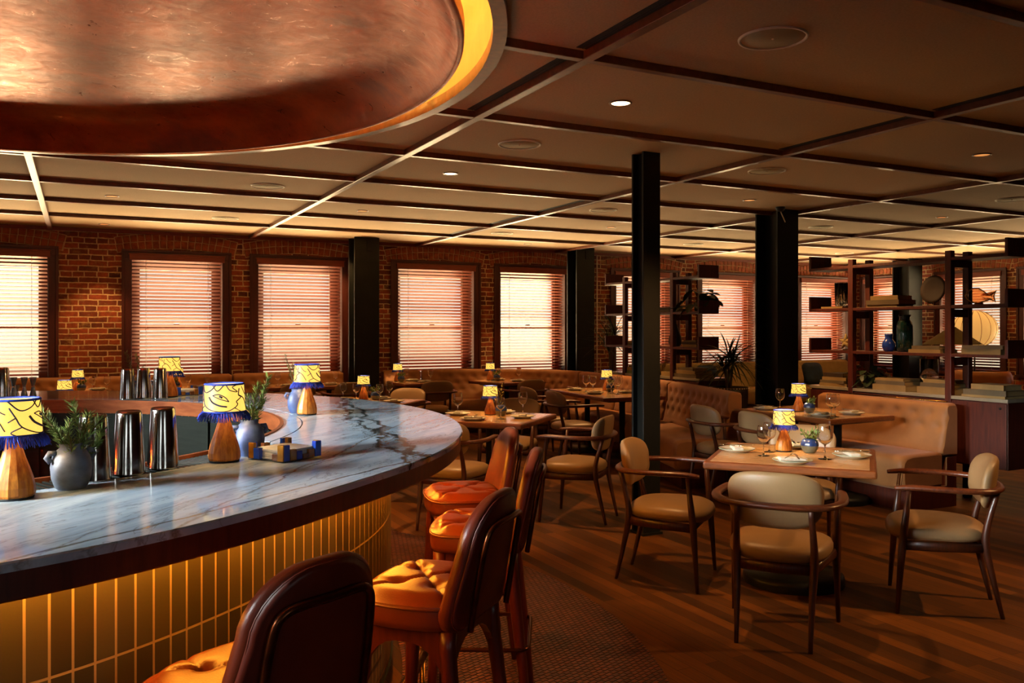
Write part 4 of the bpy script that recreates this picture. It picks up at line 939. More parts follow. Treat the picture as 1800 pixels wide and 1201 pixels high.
def make_bud(kind, la, x, y, z, rz, seed):
    """small round vase with a leafy sprig"""
    R = random.Random(seed); t = thing('bud_vase', la, 'vase', (x, y, z), rz, 'small glazed vases')
    lathe_pot([(.001, 0), (.026, 0), (.040, .012), (.049, .032), (.051, .045)], M['glaze_stone'], t, 30, 'lower_body')
    wob = lambda r, z_, a: (.0035*abs(math.sin(4*a))-.002)*(1 if r > .03 else 0)
    lathe_pot([(.051, .045), (.0505, .058), (.045, .074), (.034, .085), (.022, .088), (.018, .086), (.016, .07), (.001, .05)], M['glaze_deep'], t, 48, 'glazed_shoulder', wob)
    bs, bl = MB(), MB()
    if kind == 'leafy':
        for k in range(7):
            a = R.uniform(0, 6.28); h = R.uniform(.03, .075); sprig(bs, bl, (0, 0, .06), (.05*math.cos(a), .05*math.sin(a), .08+h), 9, .032, .009, R)
        bl.build('foliage', M['leaf'], t)
    else:
        for dx, dz in ((.05, .20), (.03, .14), (-.03, .10)): sprig(bs, bl, (0, 0, .06), (dx, .02, .08+dz), 9, .045, .007, R)
        bl.build('foliage', M['leaf_gold'], t)
    bs.build('stem', M['stem'], t); return t

A49 = math.radians(-49.5)
# foreground table
table('front', 3.79, 3.755, A49, .91, .91, 'square oak table in the foreground, set for four with a lit lamp')
lamp(3.86, 3.90, .75, math.radians(30), 'fringed lamp on the foreground table', 1.3)
make_bud('leafy', 'glossy blue and stone vase with leaves on the foreground table', 3.945, 3.775, .75, .5, 3)
glass('front', 3.61, 3.81, 'at the left of the foreground table, nearest the viewer'); glass('front', 3.75, 3.91, 'behind the front-left one on the foreground table'); glass('front', 3.83, 3.55, 'tall, right of the vase on the foreground table', 1.12); glass('front', 3.98, 4.02, 'behind the lamp on the foreground table')
setting('front', -.33, .02, PI/2, 'on the left side of the foreground table'); setting('front', .02, -.32, 0, 'on the near side of the foreground table'); setting('front', .325, .02, -PI/2, 'on the right side of the foreground table'); setting('front', .0, .33, PI, 'on the far side of the foreground table')
chair(3.125, 3.185, 39, 'cream armchair in the foreground with its back to the viewer'); chair(3.185, 4.155, -51, 'cream armchair at the left side of the foreground table'); chair(4.185, 3.09, 133, 'cream armchair at the right side of the foreground table'); chair(4.36, 4.26, 219, 'armchair on the far side of the foreground table, facing the viewer')
# middle table
A48 = math.radians(-48)
table('middle', 3.13, 6.57, A48, .91, .91, 'square oak table between the bar tip and the slim column, catching window light')
lamp(3.21, 6.73, .75, math.radians(20), 'fringed lamp on the middle table', 1.2)
make_bud('gold', 'vase with a golden sprig on the middle table', 3.25, 6.60, .75, .5, 5)
glass('middle', 2.93, 6.80, 'at the left of the middle table', 1.1); glass('middle', 3.28, 6.86, 'behind the lamp on the middle table'); glass('middle', 3.13, 6.36, 'in front of the golden sprig on the middle table'); glass('middle', 3.48, 6.63, 'at the right of the middle table', 1.1)
setting('middle', -.31, .02, PI/2, 'on the left side of the middle table'); setting('middle', -.02, -.31, 0, 'on the near side of the middle table'); setting('middle', .30, .0, -PI/2, 'on the right side of the middle table'); setting('middle', .0, .31, PI, 'on the far side of the middle table')
chair(3.53, 5.80, 131, 'cream armchair at the right side of the middle table, angled to the bar'); chair(3.66, 7.20, 225, 'amber-lit armchair on the far side of the middle table, facing the viewer'); chair(2.56, 6.02, 42, 'armchair at the middle table, half hidden by the bar edge and stools'); chair(2.66, 7.20, -48, 'dark-backed armchair on the left side of the middle table')
# table behind the bar
table('behind', 2.65, 8.50, math.radians(-45), .91, .91, 'square oak table just behind the rounded bar end, partly hidden by it')
lamp(2.70, 8.80, .75, .3, 'fringed lamp on the table behind the bar end'); make_bud('leafy', 'dark vase with leaves on the table behind the bar end', 2.80, 8.70, .75, .2, 7)
glass('behind', 2.50, 8.88, 'leftmost on the table behind the bar end'); glass('behind', 2.62, 8.80, 'left of the lamp on the table behind the bar end'); glass('behind', 2.78, 8.50, 'in front of the vase on the table behind the bar end'); glass('behind', 2.98, 8.78, 'rightmost on the table behind the bar end')
setting('behind', .30, .0, -PI/2, 'on the right side of the table behind the bar end'); setting('behind', .0, .30, PI, 'on the far side of the table behind the bar end'); setting('behind', -.30, .0, PI/2, 'on the left side of the table behind the bar end')
chair(3.20, 9.05, 225, 'amber-lit armchair behind the bar end, facing the viewer'); chair(2.10, 9.05, -45, 'armchair left of the table behind the bar end')
# wall tables along the banquette
table('wall_a', 2.72, 11.42, 0, 1.22, .72, 'oblong oak table at the banquette behind the bar-end lamp', ((-.3, 0), (.3, 0)))
glass('wall_a', 2.33, 11.40, 'left on the oblong wall table'); glass('wall_a', 3.12, 11.45, 'right on the oblong wall table'); lamp(2.72, 11.58, .75, .5, 'small lit lamp hidden on the oblong wall table', .8)
setting('wall_a', -.28, -.15, 0, 'at the left of the oblong wall table'); setting('wall_a', .28, -.15, 0, 'at the right of the oblong wall table')
chair(2.42, 10.83, 90, 'armchair back left in front of the oblong wall table'); chair(3.10, 10.83, 91, 'armchair back right in front of the oblong wall table')
table('wall_b', 4.30, 11.38, 0, .70, .80, 'oak table at the banquette right of the wide column')
lamp(4.07, 11.62, .75, .1, 'fringed lamp on the wall table right of the wide column'); make_bud('leafy', 'stone vase in front of the lamp on the wall table right of the wide column', 4.07, 11.46, .75, .2, 9)
glass('wall_b', 4.22, 11.66, 'left on the wall table right of the wide column'); glass('wall_b', 4.45, 11.30, 'right on the wall table right of the wide column'); setting('wall_b', -.02, .2, PI, 'on the wall side of the table right of the wide column'); setting('wall_b', .02, -.2, 0, 'on the near side of the table right of the wide column')
chair(4.20, 10.62, 88, 'dark-backed armchair at the wall table right of the wide column')
table('wall_c', 5.52, 11.02, math.radians(12), .80, .80, 'oak table in the bend of the banquette before the bright window')
lamp(5.36, 11.24, .75, .1, 'fringed lamp on the table in the bend of the banquette'); make_bud('leafy', 'dark vase with leaves on the table in the bend of the banquette', 5.41, 11.12, .75, .2, 11)
glass('wall_c', 5.48, 11.2, 'beside the vase on the table in the bend of the banquette'); glass('wall_c', 5.72, 11.02, 'right on the table in the bend of the banquette'); setting('wall_c', .0, .2, PI, 'on the wall side of the table in the bend'); setting('wall_c', .02, -.22, 0, 'on the near side of the table in the bend')
chair(5.42, 10.32, 96, 'dark-backed armchair at the table in the bend of the banquette')
# corner table with two pedestals
A3 = math.radians(84)
table('corner', 5.55, 8.50, A3, 1.50, .78, 'long oak table at the banquette left of the slim column', ((-.45, 0), (.45, 0)))
lamp(5.72, 8.70, .75, .3, 'fringed lamp on the long banquette table'); make_bud('leafy', 'dark vase with leaves on the long banquette table', 5.68, 8.56, .75, .2, 13)
glass('corner', 5.40, 8.66, 'leftmost on the long banquette table', 1.1); glass('corner', 5.42, 8.54, 'second from left on the long banquette table', 1.1); glass('corner', 5.56, 8.36, 'right of the vase on the long banquette table', 1.1); glass('corner', 5.55, 8.22, 'rightmost on the long banquette table', 1.1); glass('corner', 5.74, 8.46, 'behind the vase on the long banquette table', 1.1)
setting('corner', .42, .18, PI/2+.2, 'at the far left of the long banquette table'); setting('corner', -.20, .22, PI/2+.2, 'at the near side of the long banquette table'); setting('corner', -.22, -.2, -PI/2, 'at the booth side of the long banquette table')
chair(4.92, 8.80, -5, 'armchair facing the long banquette table, farther one'); chair(4.88, 8.10, -4, 'armchair facing the long banquette table, nearer one')
# table at the right booth
table('booth', 5.90, 5.63, math.radians(91), 1.14, .80, 'oak table at the right-hand booth, behind the foreground table', ((-.3, 0), (.3, 0)))
lamp(5.84, 5.72, .75, .2, 'fringed lamp on the table at the right-hand booth', 1.1); make_bud('leafy', 'grey-blue vase with a thin sprig on the table at the right-hand booth', 5.85, 5.60, .75, .6, 15)
glass('booth', 5.81, 5.92, 'left of the lamp on the right-hand booth table', 1.1); glass('booth', 5.63, 5.15, 'right of the vase on the right-hand booth table', 1.15); glass('booth', 5.75, 5.22, 'second right of the vase on the right-hand booth table', 1.1)
setting('booth', .36, .2, PI/2, 'at the left end of the right-hand booth table'); setting('booth', -.32, .22, PI/2, 'at the near right of the right-hand booth table'); setting('booth', -.33, -.14, -PI/2, 'on the booth side of the right-hand booth table')
chair(5.20, 5.98, -6, 'cream-backed armchair left of the right-hand booth table'); chair(5.17, 5.31, -4, 'armchair between the foreground table and the right-hand booth table')
# far left
table('left_a', .02, 11.42, 0, .70, .80, 'oak table by the brick pier between the two left windows'); lamp(-.02, 11.62, .75, .2, 'fringed lamp by the brick pier between the two left windows'); make_bud('leafy', 'dark round vase by the brick pier between the two left windows', .02, 11.48, .75, .2, 17)
glass('left_a', .14, 11.50, 'left of two on the table by the brick pier'); glass('left_a', .30, 11.44, 'right of two on the table by the brick pier'); setting('left_a', .18, .16, PI, 'on the table by the brick pier')
table('left_b', 1.32, 11.40, 0, .70, .80, 'oak table at the banquette behind the far shakers'); lamp(1.12, 11.62, .75, .2, 'fringed lamp half hidden behind the far bar lamp'); make_bud('leafy', 'dark vase behind the far bar lamp', 1.08, 11.46, .75, .2, 19)
glass('left_b', 1.22, 11.42, 'left of two behind the far side of the bar'); glass('left_b', 1.46, 11.50, 'right of two behind the far side of the bar'); setting('left_b', .04, .16, PI, 'on the table behind the far side of the bar')
table('left_c', -.15, 9.35, 0, .75, .75, 'table hidden behind the far left side of the bar'); lamp(-.13, 9.35, .75, .9, 'lamp shade peeking over the far left side of the bar')

# ------------------------------------------------------------------ banquettes
def banquette(la, path, inward=1, ztop=.90, mat='tan', tuft=True, group='tufted banquette sections', seat_d=.50, zs=.46, cat='banquette', rows=(.80, .70, .60), name='banquette_section'):
    """path: plan line of the backrest's front top edge; inward is to the left (+1) or right (-1) of travel"""
    t = thing(name, la, cat, (path[0][0], path[0][1], 0), 0, group); o = Vector((path[0][0], path[0][1], 0))
    P = spline([(x, y, 0) for x, y in path], 24) if len(path) > 2 else [Vector((path[0][0]+(path[1][0]-path[0][0])*i/40, path[0][1]+(path[1][1]-path[0][1])*i/40, 0)) for i in range(41)]
    # resample evenly
    L_ = [0]
    for a, c in zip(P, P[1:]): L_.append(L_[-1]+(c-a).length)
    tot = L_[-1]; n = max(8, int(tot/.03)); Q = []; T = []; k = 0
    for i in range(n+1):
        s = tot*i/n
        while k < len(P)-2 and L_[k+1] < s: k += 1
        f = (s-L_[k])/max(1e-9, L_[k+1]-L_[k]); Q.append(P[k].lerp(P[k+1], f)); T.append(s)
    nr = []
    for i in range(n+1):
        d = (Q[min(n, i+1)]-Q[max(0, i-1)]).normalized(); nr.append(Vector((-d.y, d.x, 0))*inward)
    def sweep(sec, disp=None, e=.02):
        rings = []
        for i in range(n+1):
            pin = min(T[i], tot-T[i]); sh = e*(1-math.sqrt(max(0, 1-(1-min(1, pin/e))**2))) if e else 0
            cx = sum(p[0] for p in sec)/len(sec); cz = sum(p[1] for p in sec)/len(sec); r = []
            for (tt, z) in sec:
                dz = disp(T[i], tt, z) if disp else 0
                tt2 = tt+(cx-tt)/max(abs(cx-tt), 1e-6)*min(sh, abs(cx-tt)*.9); z2 = z+(cz-z)/max(abs(cz-z), 1e-6)*min(sh, abs(cz-z)*.9)
                r.append(Q[i]-o+nr[i]*(tt2+dz)+Vector((0, 0, z2)))
            rings.append(r)
        b = MB(); b.loft(rings, True, True); return b
    sec = [(-.13, .42), (-.13, ztop-.03), (-.12, ztop-.008), (-.095, ztop), (-.03, ztop-.001), (-.008, ztop-.012), (.004, ztop-.04)]
    sec += [(.004+.075*((ztop-.04-z)/.40), z) for z in [ztop-.06-.02*q for q in range(int((ztop-.06-.47)/.02))]]+[(.085, .46), (.075, .43)]
    def disp(s, tt, z):
        if not tuft or tt < -.01: return 0
        v = 0
        for ri, zr in enumerate(rows):
            if abs(z-zr) > .11: continue
            ph = (s/.17+(.5 if ri % 2 else 0)) % 1.0-.5
            v -= .020*math.exp(-((ph*.17)**2+(z-zr)**2)/.0009)
            v -= .006*math.exp(-(ph*.17/.012)**2)*math.exp(-((z-zr)/.05)**2)
        return v
    sweep(sec, disp).build('backrest', M[mat], t)
    d = seat_d; sec = [(.06, .18), (.06, zs), (.12, zs+.004), (d-.10, zs), (d-.035, zs-.012), (d-.008, zs-.04), (d, zs-.08), (d-.012, .20), (d-.03, .175)]
    sweep(sec).build('seat', M[mat], t)
    sweep([(-.10, 0), (-.10, .42), (.02, .42), (.02, .18), (d-.07, .18), (d-.07, 0)], None, 0).build('plinth', M['mahogany'], t)
    if tuft:
        b = MB()
        for ri, zr in enumerate(rows):
            q = 0
            s = .085*(ri % 2)
            while s <= tot:
                f = s/tot*n; i = min(n-1, int(f)); p = Q[i].lerp(Q[i+1], f-i)
                if .05 < s < tot-.05:
                    tt = .004+.075*((ztop-.04-zr)/.40)-.016; c = p-o+nr[i]*tt+Vector((0, 0, zr)); b.sphere(tuple(c), .009, 1, 1, 1, 8, 5)
                s += .17
        b.build('button', M[mat], t)
    return t
YB = 11.86
banquette('tan banquette section at the far left edge of the picture', [(-2.6, YB), (.15, YB)], -1); banquette('tan banquette section beneath the window behind the shakers', [(.17, YB), (1.82, YB)], -1)
banquette('tan banquette section ending left of the wide column', [(1.84, YB), (3.34, YB)], -1)
banquette('short tan banquette section right of the wide column', [(3.93, YB-.02), (4.50, YB-.02)], -1)
banquette('long curved tan banquette section round the room bend', [(4.52, YB-.02), (5.2, 11.64), (5.75, 11.36), (6.12, 11.0), (6.28, 10.5), (6.30, 10.3)], -1)
banquette('tufted banquette section under the planted shelving, farthest', [(6.30, 10.28), (6.26, 9.7), (6.19, 9.16)], -1); banquette('tufted banquette section under the planted shelving, hidden by the slim column', [(6.19, 9.14), (6.11, 8.55), (6.0, 7.86)], -1)
banquette('tufted banquette end section with rounded seat, right of the slim column', [(6.0, 7.84), (5.78, 7.1), (5.47, 6.22)], -1, seat_d=.54)
banquette('right-hand booth bench with buttoned back in front of the near shelving', [(6.56, 6.16), (6.53, 4.72)], -1, ztop=.87, rows=(.77, .67), seat_d=.55, group=None)
banquette('pale beige lounge sofa along the wall beyond the double column', [(8.3, YB), (13.4, YB)], -1, mat='olive', tuft=False, group=None, cat='sofa', name='lounge_sofa')
# ------------------------------------------------------------------ wall-hung style open shelving with posts
def shelving(la, x0, y0, y1, yp, zt=2.13, ceil=False):
    t = thing('shelving_unit', la, 'shelves', (x0, (y0+y1)/2, 0), 0, 'open post shelving units'); yc = (y0+y1)/2; D = .29; m = M['mahogany']
    for y in yp:
        for x in (.0, D-.05):
            b = MB(); b.box((x+.025, y-yc, (zt+.06)/2), (.055, .06, zt+.06)); b.build('post', m, t, bevel=.004)
        for z in (1.285-.07, 1.71-.07, zt-.05):
            b = MB(); b.box((D/2, y-yc, z), (D-.05, .045, .07)); b.build('cross_rail', m, t, bevel=.003)
    for z in (1.285, 1.71, zt):
        b = MB(); b.bx(0, D, y0-yc, y1-yc, z-.028, z); b.build('shelf', m, t, bevel=.003)
        for y in (y0, y1):
            b = MB(); b.bx(-.004, D+.004, y-yc-.014, y-yc+.014, z-.030, z+.125); b.build('end_panel', m, t, bevel=.003)
    b = MB(); b.bx(.02, .42, y0-yc, y1-yc, .33, .885); b.build('cabinet', m, t, bevel=.004)
    nd = 4
    for k in range(nd):
        a0 = y0-yc+(y1-y0)*k/nd+.004; a1 = y0-yc+(y1-y0)*(k+1)/nd-.004; b = MB(); b.bx(.004, .022, a0, a1, .34, .875); d = b.build('door', m, t, bevel=.002)
        h = MB(); h.lathe([(.001, .010), (.009, .009), (.010, 0)], 14); h.xform(Matrix.Translation((.003, a0+.05, .84)) @ Matrix.Rotation(-PI/2, 4, 'Y')); h.build('finger_hole', M['black'], d)
    b = MB(); b.bx(.0, .44, y0-yc-.01, y1-yc+.01, .888, .918); b.build('stone_top', M['marble_small'], t, bevel=.003)
    b = MB(); b.tube([(-.012, yp[0]-yc, .86), (-.012, yp[-1]-yc, .86)], .008, 8); b.build('brass_rail', M['brass'], t)
    return t
shelving('open shelving unit with trailing plant, behind the corner banquette', 6.45, 7.87, 9.84, (8.38, 9.40)); shelving('open shelving unit with vases and stacked books at the right', 6.80, 4.39, 6.50, (4.92, 5.98))

# ------------------------------------------------------------------ books
def book(x, y, z, w_, d_, h_, rz, col, la):
    t = thing('book', la, 'book', (x, y, z), rz, 'hardback books on the shelving')
    b = MB(); b.bx(-d_/2, d_/2, -w_/2, w_/2, 0, .003); b.bx(-d_/2, d_/2, -w_/2, w_/2, h_-.003, h_); b.bx(-d_/2, -d_/2+.004, -w_/2, w_/2, .003, h_-.003); b.build('cover', M[col], t)
    b = MB(); b.bx(-d_/2+.004, d_/2-.006, -w_/2+.006, w_/2-.006, .003, h_-.003); b.build('page_block', M['pages'], t)
def stack(x, y, z, items, where, cols=('book_cream', 'book_grey', 'book_cream', 'book_dark')):
    zz = z; names = ['bottom', 'second', 'third', 'fourth']; R = random.Random(int(abs(x*977+y*131)*10)); n = len(items)
    for i, (w_, d_, h_) in enumerate(items):
        la = ('single flat book ' if n == 1 else 'topmost book ' if i == n-1 else names[i]+' book from below ')+where
        book(x+R.uniform(-.008, .008), y+R.uniform(-.012, .012), zz, w_, d_, h_, R.uniform(-.05, .05), cols[i % len(cols)], la); zz += h_+.0005
S1, S2, S0 = 1.7105, 1.2855, .9185; xb = 6.95
stack(xb-.02, 5.62, S1, [(.34, .25, .022), (.36, .26, .045), (.30, .22, .04)], 'on the top shelf in front of the dark column'); stack(xb-.03, 6.24, S1, [(.27, .22, .018)], 'under the ribbed glass vase on the top shelf')
stack(xb-.02, 5.16, S2, [(.33, .24, .03), (.29, .22, .032)], 'beside the dark green vase on the middle shelf'); stack(xb-.02, 4.62, S2, [(.36, .24, .045), (.36, .24, .03)], 'on the right of the middle shelf')
stack(xb+.0, 6.22, S0, [(.34, .26, .03), (.32, .25, .03), (.30, .24, .032), (.24, .22, .04)], 'at the left end of the stone counter'); stack(xb+.02, 5.56, S0, [(.38, .28, .055), (.34, .26, .035), (.32, .24, .022)], 'left of middle on the stone counter')
stack(xb+.02, 5.08, S0, [(.36, .28, .06), (.32, .25, .035), (.28, .22, .03)], 'behind the nearest post on the stone counter'); stack(xb+.02, 4.60, S0, [(.40, .30, .02), (.38, .28, .045), (.30, .24, .045)], 'at the right end of the stone counter')
xa = 6.60
stack(xa, 9.28, S2, [(.34, .24, .03), (.34, .24, .028)], 'on the middle shelf of the planted unit, left', ('book_grey', 'book_cream')); stack(xa, 8.10, S2, [(.26, .22, .03), (.26, .22, .03), (.22, .2, .02)], 'on the middle shelf of the planted unit, right', ('book_cream', 'book_dark', 'book_grey'))
stack(xa, 9.25, S0, [(.42, .26, .035), (.40, .25, .04)], 'under the bowl on the planted unit', ('book_green', 'book_cream')); stack(xa, 8.15, S0, [(.44, .28, .045), (.40, .26, .04), (.3, .22, .03)], 'on the counter of the planted unit, right', ('book_grey', 'book_cream', 'book_grey'))
stack(xa, 8.55, S0, [(.2, .2, .05)], 'behind the slim column on the planted counter', ('book_cream',)); stack(xa, 8.62, S1, [(.3, .22, .03), (.3, .22, .03)], 'on the top shelf of the planted unit', ('book_grey', 'book_dark'))

# ------------------------------------------------------------------ ornaments on the shelves
def orn(name, la, cat, x, y, z, prof, mat, seg=28, wob=None, part='body'):
    t = thing(name, la, cat, (x, y, z)); lathe_pot(prof, mat, t, seg, part, wob); return t
t = orn('blue_vase', 'bright blue glass vase on the middle shelf', 'vase', 6.92, 5.63, S2, [(.001, 0), (.035, 0), (.05, .015), (.062, .05), (.058, .085), (.040, .112), (.033, .122), (.035, .15), (.040, .17), (.036, .17), (.030, .124), (.05, .08), (.001, .02)], M['cobalt'])
b = MB(); b.lathe([(.034, .118), (.0375, .123), (.034, .128)], 28); b.build('neck_ring', M['cobalt'], t)
t = orn('green_vase', 'tall dark green ribbed vase on the middle shelf', 'vase', 6.93, 5.46, S2, [(.001, 0), (.055, 0), (.068, .02), (.072, .12), (.070, .24), (.058, .285), (.044, .305), (.046, .325), (.054, .345), (.049, .345), (.040, .305), (.06, .24), (.001, .03)], M['greenglass'], 48, lambda r, z_, a: .002*math.sin(16*a) if r > .05 else 0)
b = MB(); b.lathe([(.053, .343), (.056, .346), (.053, .349)], 30); b.build('lip', M['greenglass'], t)
t = thing('ribbed_glass_vase', 'clear ribbed glass vase on the top shelf, left of the near post', 'vase', (6.93, 6.20, S1+.019)); b = MB(); wb = lambda r, z_, a: .004*math.sin(12*a) if r > .03 else 0
b.lathe([(.001, .01), (.05, .01), (.055, 0), (.062, .02), (.066, .12), (.07, .24), (.066, .24), (.06, .03), (.001, .02)], 48, wob=wb); b.build('body', M['wineglass'], t)
b = MB(); b.lathe([(.064, .236), (.071, .242), (.064, .246)], 48, wob=wb); b.build('lip', M['wineglass'], t)
t = thing('display_plate', 'dark round plate on a little stand on the top shelf', 'plate', (6.94, 5.17, S1)); b = MB(); b.lathe([(.001, .004), (.09, .004), (.098, .010), (.128, .018), (.13, .022), (.095, .016), (.001, .010)], 44)
b.xform(Matrix.Translation((.02, 0, .148)) @ Matrix.Rotation(math.radians(-82), 4, 'Y')); b.build('dish', M['book_dark'], t)
b = MB()
for y in (-.03, .03): b.tube([(-.03, y, .045), (-.032, y, .006), (.06, y, .004), (.07, y, .10)], .004, 6)
b.build('stand', M['brass'], t)
t = thing('glass_fish', 'amber glass fish figure on the right of the top shelf', 'figurine', (6.93, 4.72, S1)); b = MB()
pts = [(.13, .085), (.10, .12), (.05, .145), (0, .14), (-.05, .11), (-.09, .075), (-.12, .085), (-.155, .115), (-.135, .07), (-.15, .02), (-.11, .045), (-.06, .03), (0, .015), (.06, .02), (.11, .05)]
rings = []
for s, dx in ((.35, -.030), (.8, -.024), (1, 0), (.8, .024), (.35, .030)): rings.append([(dx, y*s, .08+(z-.08)*s) for y, z in pts])
b.loft(rings, True, True); b.build('body', M['amberglass'], t)
b = MB(); b.tube([(0, y, z) for y, z in pts], .005, 6, closed=True); b.build('outline', M['amber'], t); b = MB(); b.lathe([(.001, 0), (.04, 0), (.03, .02), (.001, .022)], 20); b.build('foot', M['amber'], t)
t = thing('carved_starfish', 'pale carved starfish leaning at the left of the middle shelf', 'figurine', (6.94, 6.16, S2)); b = MB()
for k in range(5):
    a = 2*PI*k/5+PI/2; b.tube([(0, 0, .085), (-.01*0, .045*math.cos(a), .085+.045*math.sin(a)), (0, .085*math.cos(a), .085+.085*math.sin(a))], [.028, .018, .005], 8)
b.build('body', M['pages'], t); b = MB(); b.lathe([(.001, 0), (.035, 0), (.028, .016), (.001, .018)], 18); b.build('base', M['book_dark'], t)
t = orn('round_stone_pot', 'rounded dark stoneware pot on the top shelf of the planted unit', 'vase', 6.60, 9.20, S1, [(.001, 0), (.05, 0), (.09, .04), (.105, .10), (.09, .16), (.05, .19), (.045, .18), (.08, .1), (.001, .03)], M['glaze_stone']); b = MB(); b.lathe([(.046, .186), (.053, .191), (.046, .195)], 24); b.build('lip', M['glaze_stone'], t)
t = thing('wooden_bowl', 'wooden bowl on top of the green book', 'bowl', (6.60, 9.25, S0+.078)); b = MB(); b.lathe([(.001, .012), (.03, .012), (.07, .03), (.10, .07), (.094, .07), (.062, .035), (.001, .022)], 30); b.build('bowl', M['walnut_h'], t); b = MB(); b.lathe([(.001, .0), (.035, 0), (.032, .014), (.001, .014)], 24); b.build('foot', M['walnut_h'], t)
t = orn('teardrop_sculpture', 'dark teardrop sculpture next to the far post, middle shelf of the planted unit', 'sculpture', 6.60, 8.50, S2, [(.001, 0), (.06, 0), (.085, .05), (.075, .12), (.045, .20), (.02, .28), (.001, .31)], M['book_dark']); b = MB(); b.lathe([(.001, -.0), (.066, 0), (.066, .012), (.001, .012)], 24); b.build('base', M['walnut'], t)
t = thing('coral_ornament', 'pale branching coral ornament on the counter of the planted unit', 'figurine', (6.58, 8.78, S0)); b = MB(); R = random.Random(4)
for k in range(16):
    a = R.uniform(0, 6.28); r = R.uniform(.03, .10); z = R.uniform(.08, .19); b.tube([(0, 0, .02), (r*.5*math.cos(a), r*.5*math.sin(a), z*.5), (r*math.cos(a+.3), r*math.sin(a+.3), z)], [.012, .009, .004], 6)
b.build('branches', M['pages'], t); b = MB(); b.lathe([(.001, 0), (.05, 0), (.045, .03), (.001, .032)], 20); b.build('base', M['book_dark'], t)
t = thing('glass_cylinder', 'tall clear glass hurricane cylinder on the stone counter', 'vase', (7.10, 5.33, S0)); b = MB(); b.lathe([(.001, .012), (.075, .012), (.08, .0), (.08, .30), (.077, .30), (.077, .014)], 32); b.build('body', M['wineglass'], t); b = MB(); b.lathe([(.001, .013), (.035, .013), (.035, .12), (.001, .12)], 20); b.build('candle', M['napkin'], t)

# ------------------------------------------------------------------ plants
def leaf(b, p0, d, up, l, wd, bend=.3, n=5, fold=.15):
    d = Vector(d).normalized(); s = d.cross(Vector(up)); s = s.normalized() if s.length > 1e-4 else Vector((1, 0, 0)); u = s.cross(d).normalized(); vs_ = []
    for i in range(n+1):
        f = i/n; c = Vector(p0)+d*(l*f)-u*(bend*l*f*f); w_ = wd*math.sin(PI*min(.999, .06+.94*f))**.8
        vs_ += [c-s*w_+u*w_*fold, c-u*w_*.1, c+s*w_+u*w_*fold]
    b.add(vs_, [(3*i+k, 3*i+k+1, 3*i+k+4, 3*i+k+3) for i in range(n) for k in (0, 1)], True)
def spiky(la, x, y, z, n, l, seed, potfn, trunk=.25, spread=1.0):
    t = thing('potted_dracaena', la, 'plant', (x, y, z)); R = random.Random(seed); potfn(t)
    b = MB(); hs = []
    for k in range(3):
        a = k*2.1+seed; p = (.05*math.cos(a), .05*math.sin(a), trunk*(.7+.3*k)); b.tube([(.02*math.cos(a), .02*math.sin(a), -.06), (p[0]*.6, p[1]*.6, p[2]*.5), p], [.014, .012, .010], 7); hs.append(p)
    b.build('stem', M['bark'], t); b = MB()
    for i in range(n):
        p = hs[i % 3]; a = R.uniform(0, 2*PI); e = R.uniform(-.1, 1.25); d = (math.cos(a)*math.cos(e)*spread, math.sin(a)*math.cos(e)*spread, math.sin(e)); leaf(b, p, d, (0, 0, 1), l*R.uniform(.65, 1.1), .009, R.uniform(.25, .8), 6)
    b.build('foliage', M['leaf_dark'], t); return t
def planter(t):
    b = MB(); b.lathe([(.001, -.62), (.17, -.62), (.18, -.60), (.20, -.05), (.20, .0), (.185, .0), (.18, -.05), (.001, -.06)], 36); b.build('pot', M['pot'], t)
    b = MB(); b.lathe([(.199, -.015), (.206, -.01), (.206, 0), (.199, .004)], 36); b.build('rim', M['wicker'], t)
    b = MB()
    for k in range(40): b.sphere((.206*math.cos(2*PI*k/40), .206*math.sin(2*PI*k/40), -.006), .006, 1, 1, 1, 6, 4)
    rb = b.build('beaded_trim', M['white_paint'], t); rb['label'] = 'row of small white beads'
    b = MB(); b.lathe([(.001, -.88), (.19, -.88), (.19, -.62), (.001, -.62)], 72, wob=lambda r, z_, a: .008*math.sin(18*a) if r > .1 else 0); b.build('fluted_stand', M['fluted'], t)
spiky('spiky potted plant on a fluted stand at the banquette end', 6.17, 7.03, .88, 150, .42, 3, planter, .24)
def basket(t):
    b = MB(); b.lathe([(.001, -.5), (.13, -.5), (.15, -.48), (.16, 0), (.15, 0), (.001, -.05)], 30); b.build('pot', M['wicker'], t); b = MB(); b.lathe([(.001, -.87), (.14, -.87), (.14, -.5), (.001, -.5)], 30); b.build('stand', M['pot'], t)
spiky('narrow grassy plant against the brick wall left of the planted shelving', 6.85, 10.30, .87, 110, .42, 8, basket, .42, .55)
def broadleaf(la, x, y, z, seed, n, l, wd, potr, mat='leaf_dark', hang=0):
    t = thing('leafy_plant', la, 'plant', (x, y, z)); R = random.Random(seed)
    b = MB(); b.lathe([(.001, 0), (potr*.75, 0), (potr, .02), (potr*1.05, potr*1.5), (potr*.95, potr*1.5), (.001, potr*1.3)], 26); b.build('pot', M['pot'], t); bs, bl = MB(), MB()
    for i in range(n):
        a = R.uniform(0, 2*PI); e = R.uniform(-.3-hang, 1.2); r = R.uniform(.5, 1)*l; p1 = Vector((r*math.cos(a)*math.cos(e)*.9, r*math.sin(a)*math.cos(e), potr*1.4+r*math.sin(e)*.8)); bs.tube([(0, 0, potr*1.3), (p1.x*.5, p1.y*.5, (potr*1.4+p1.z)/2+.03), tuple(p1)], [.004, .0035, .002], 5)
        leaf(bl, p1, (math.cos(a), math.sin(a), R.uniform(-.6, .3)), (0, 0, 1), wd*R.uniform(1.5, 2.1), wd*R.uniform(.5, .7), .35, 6)
    bs.build('stem', M['stem'], t); bl.build('foliage', M[mat], t); return t
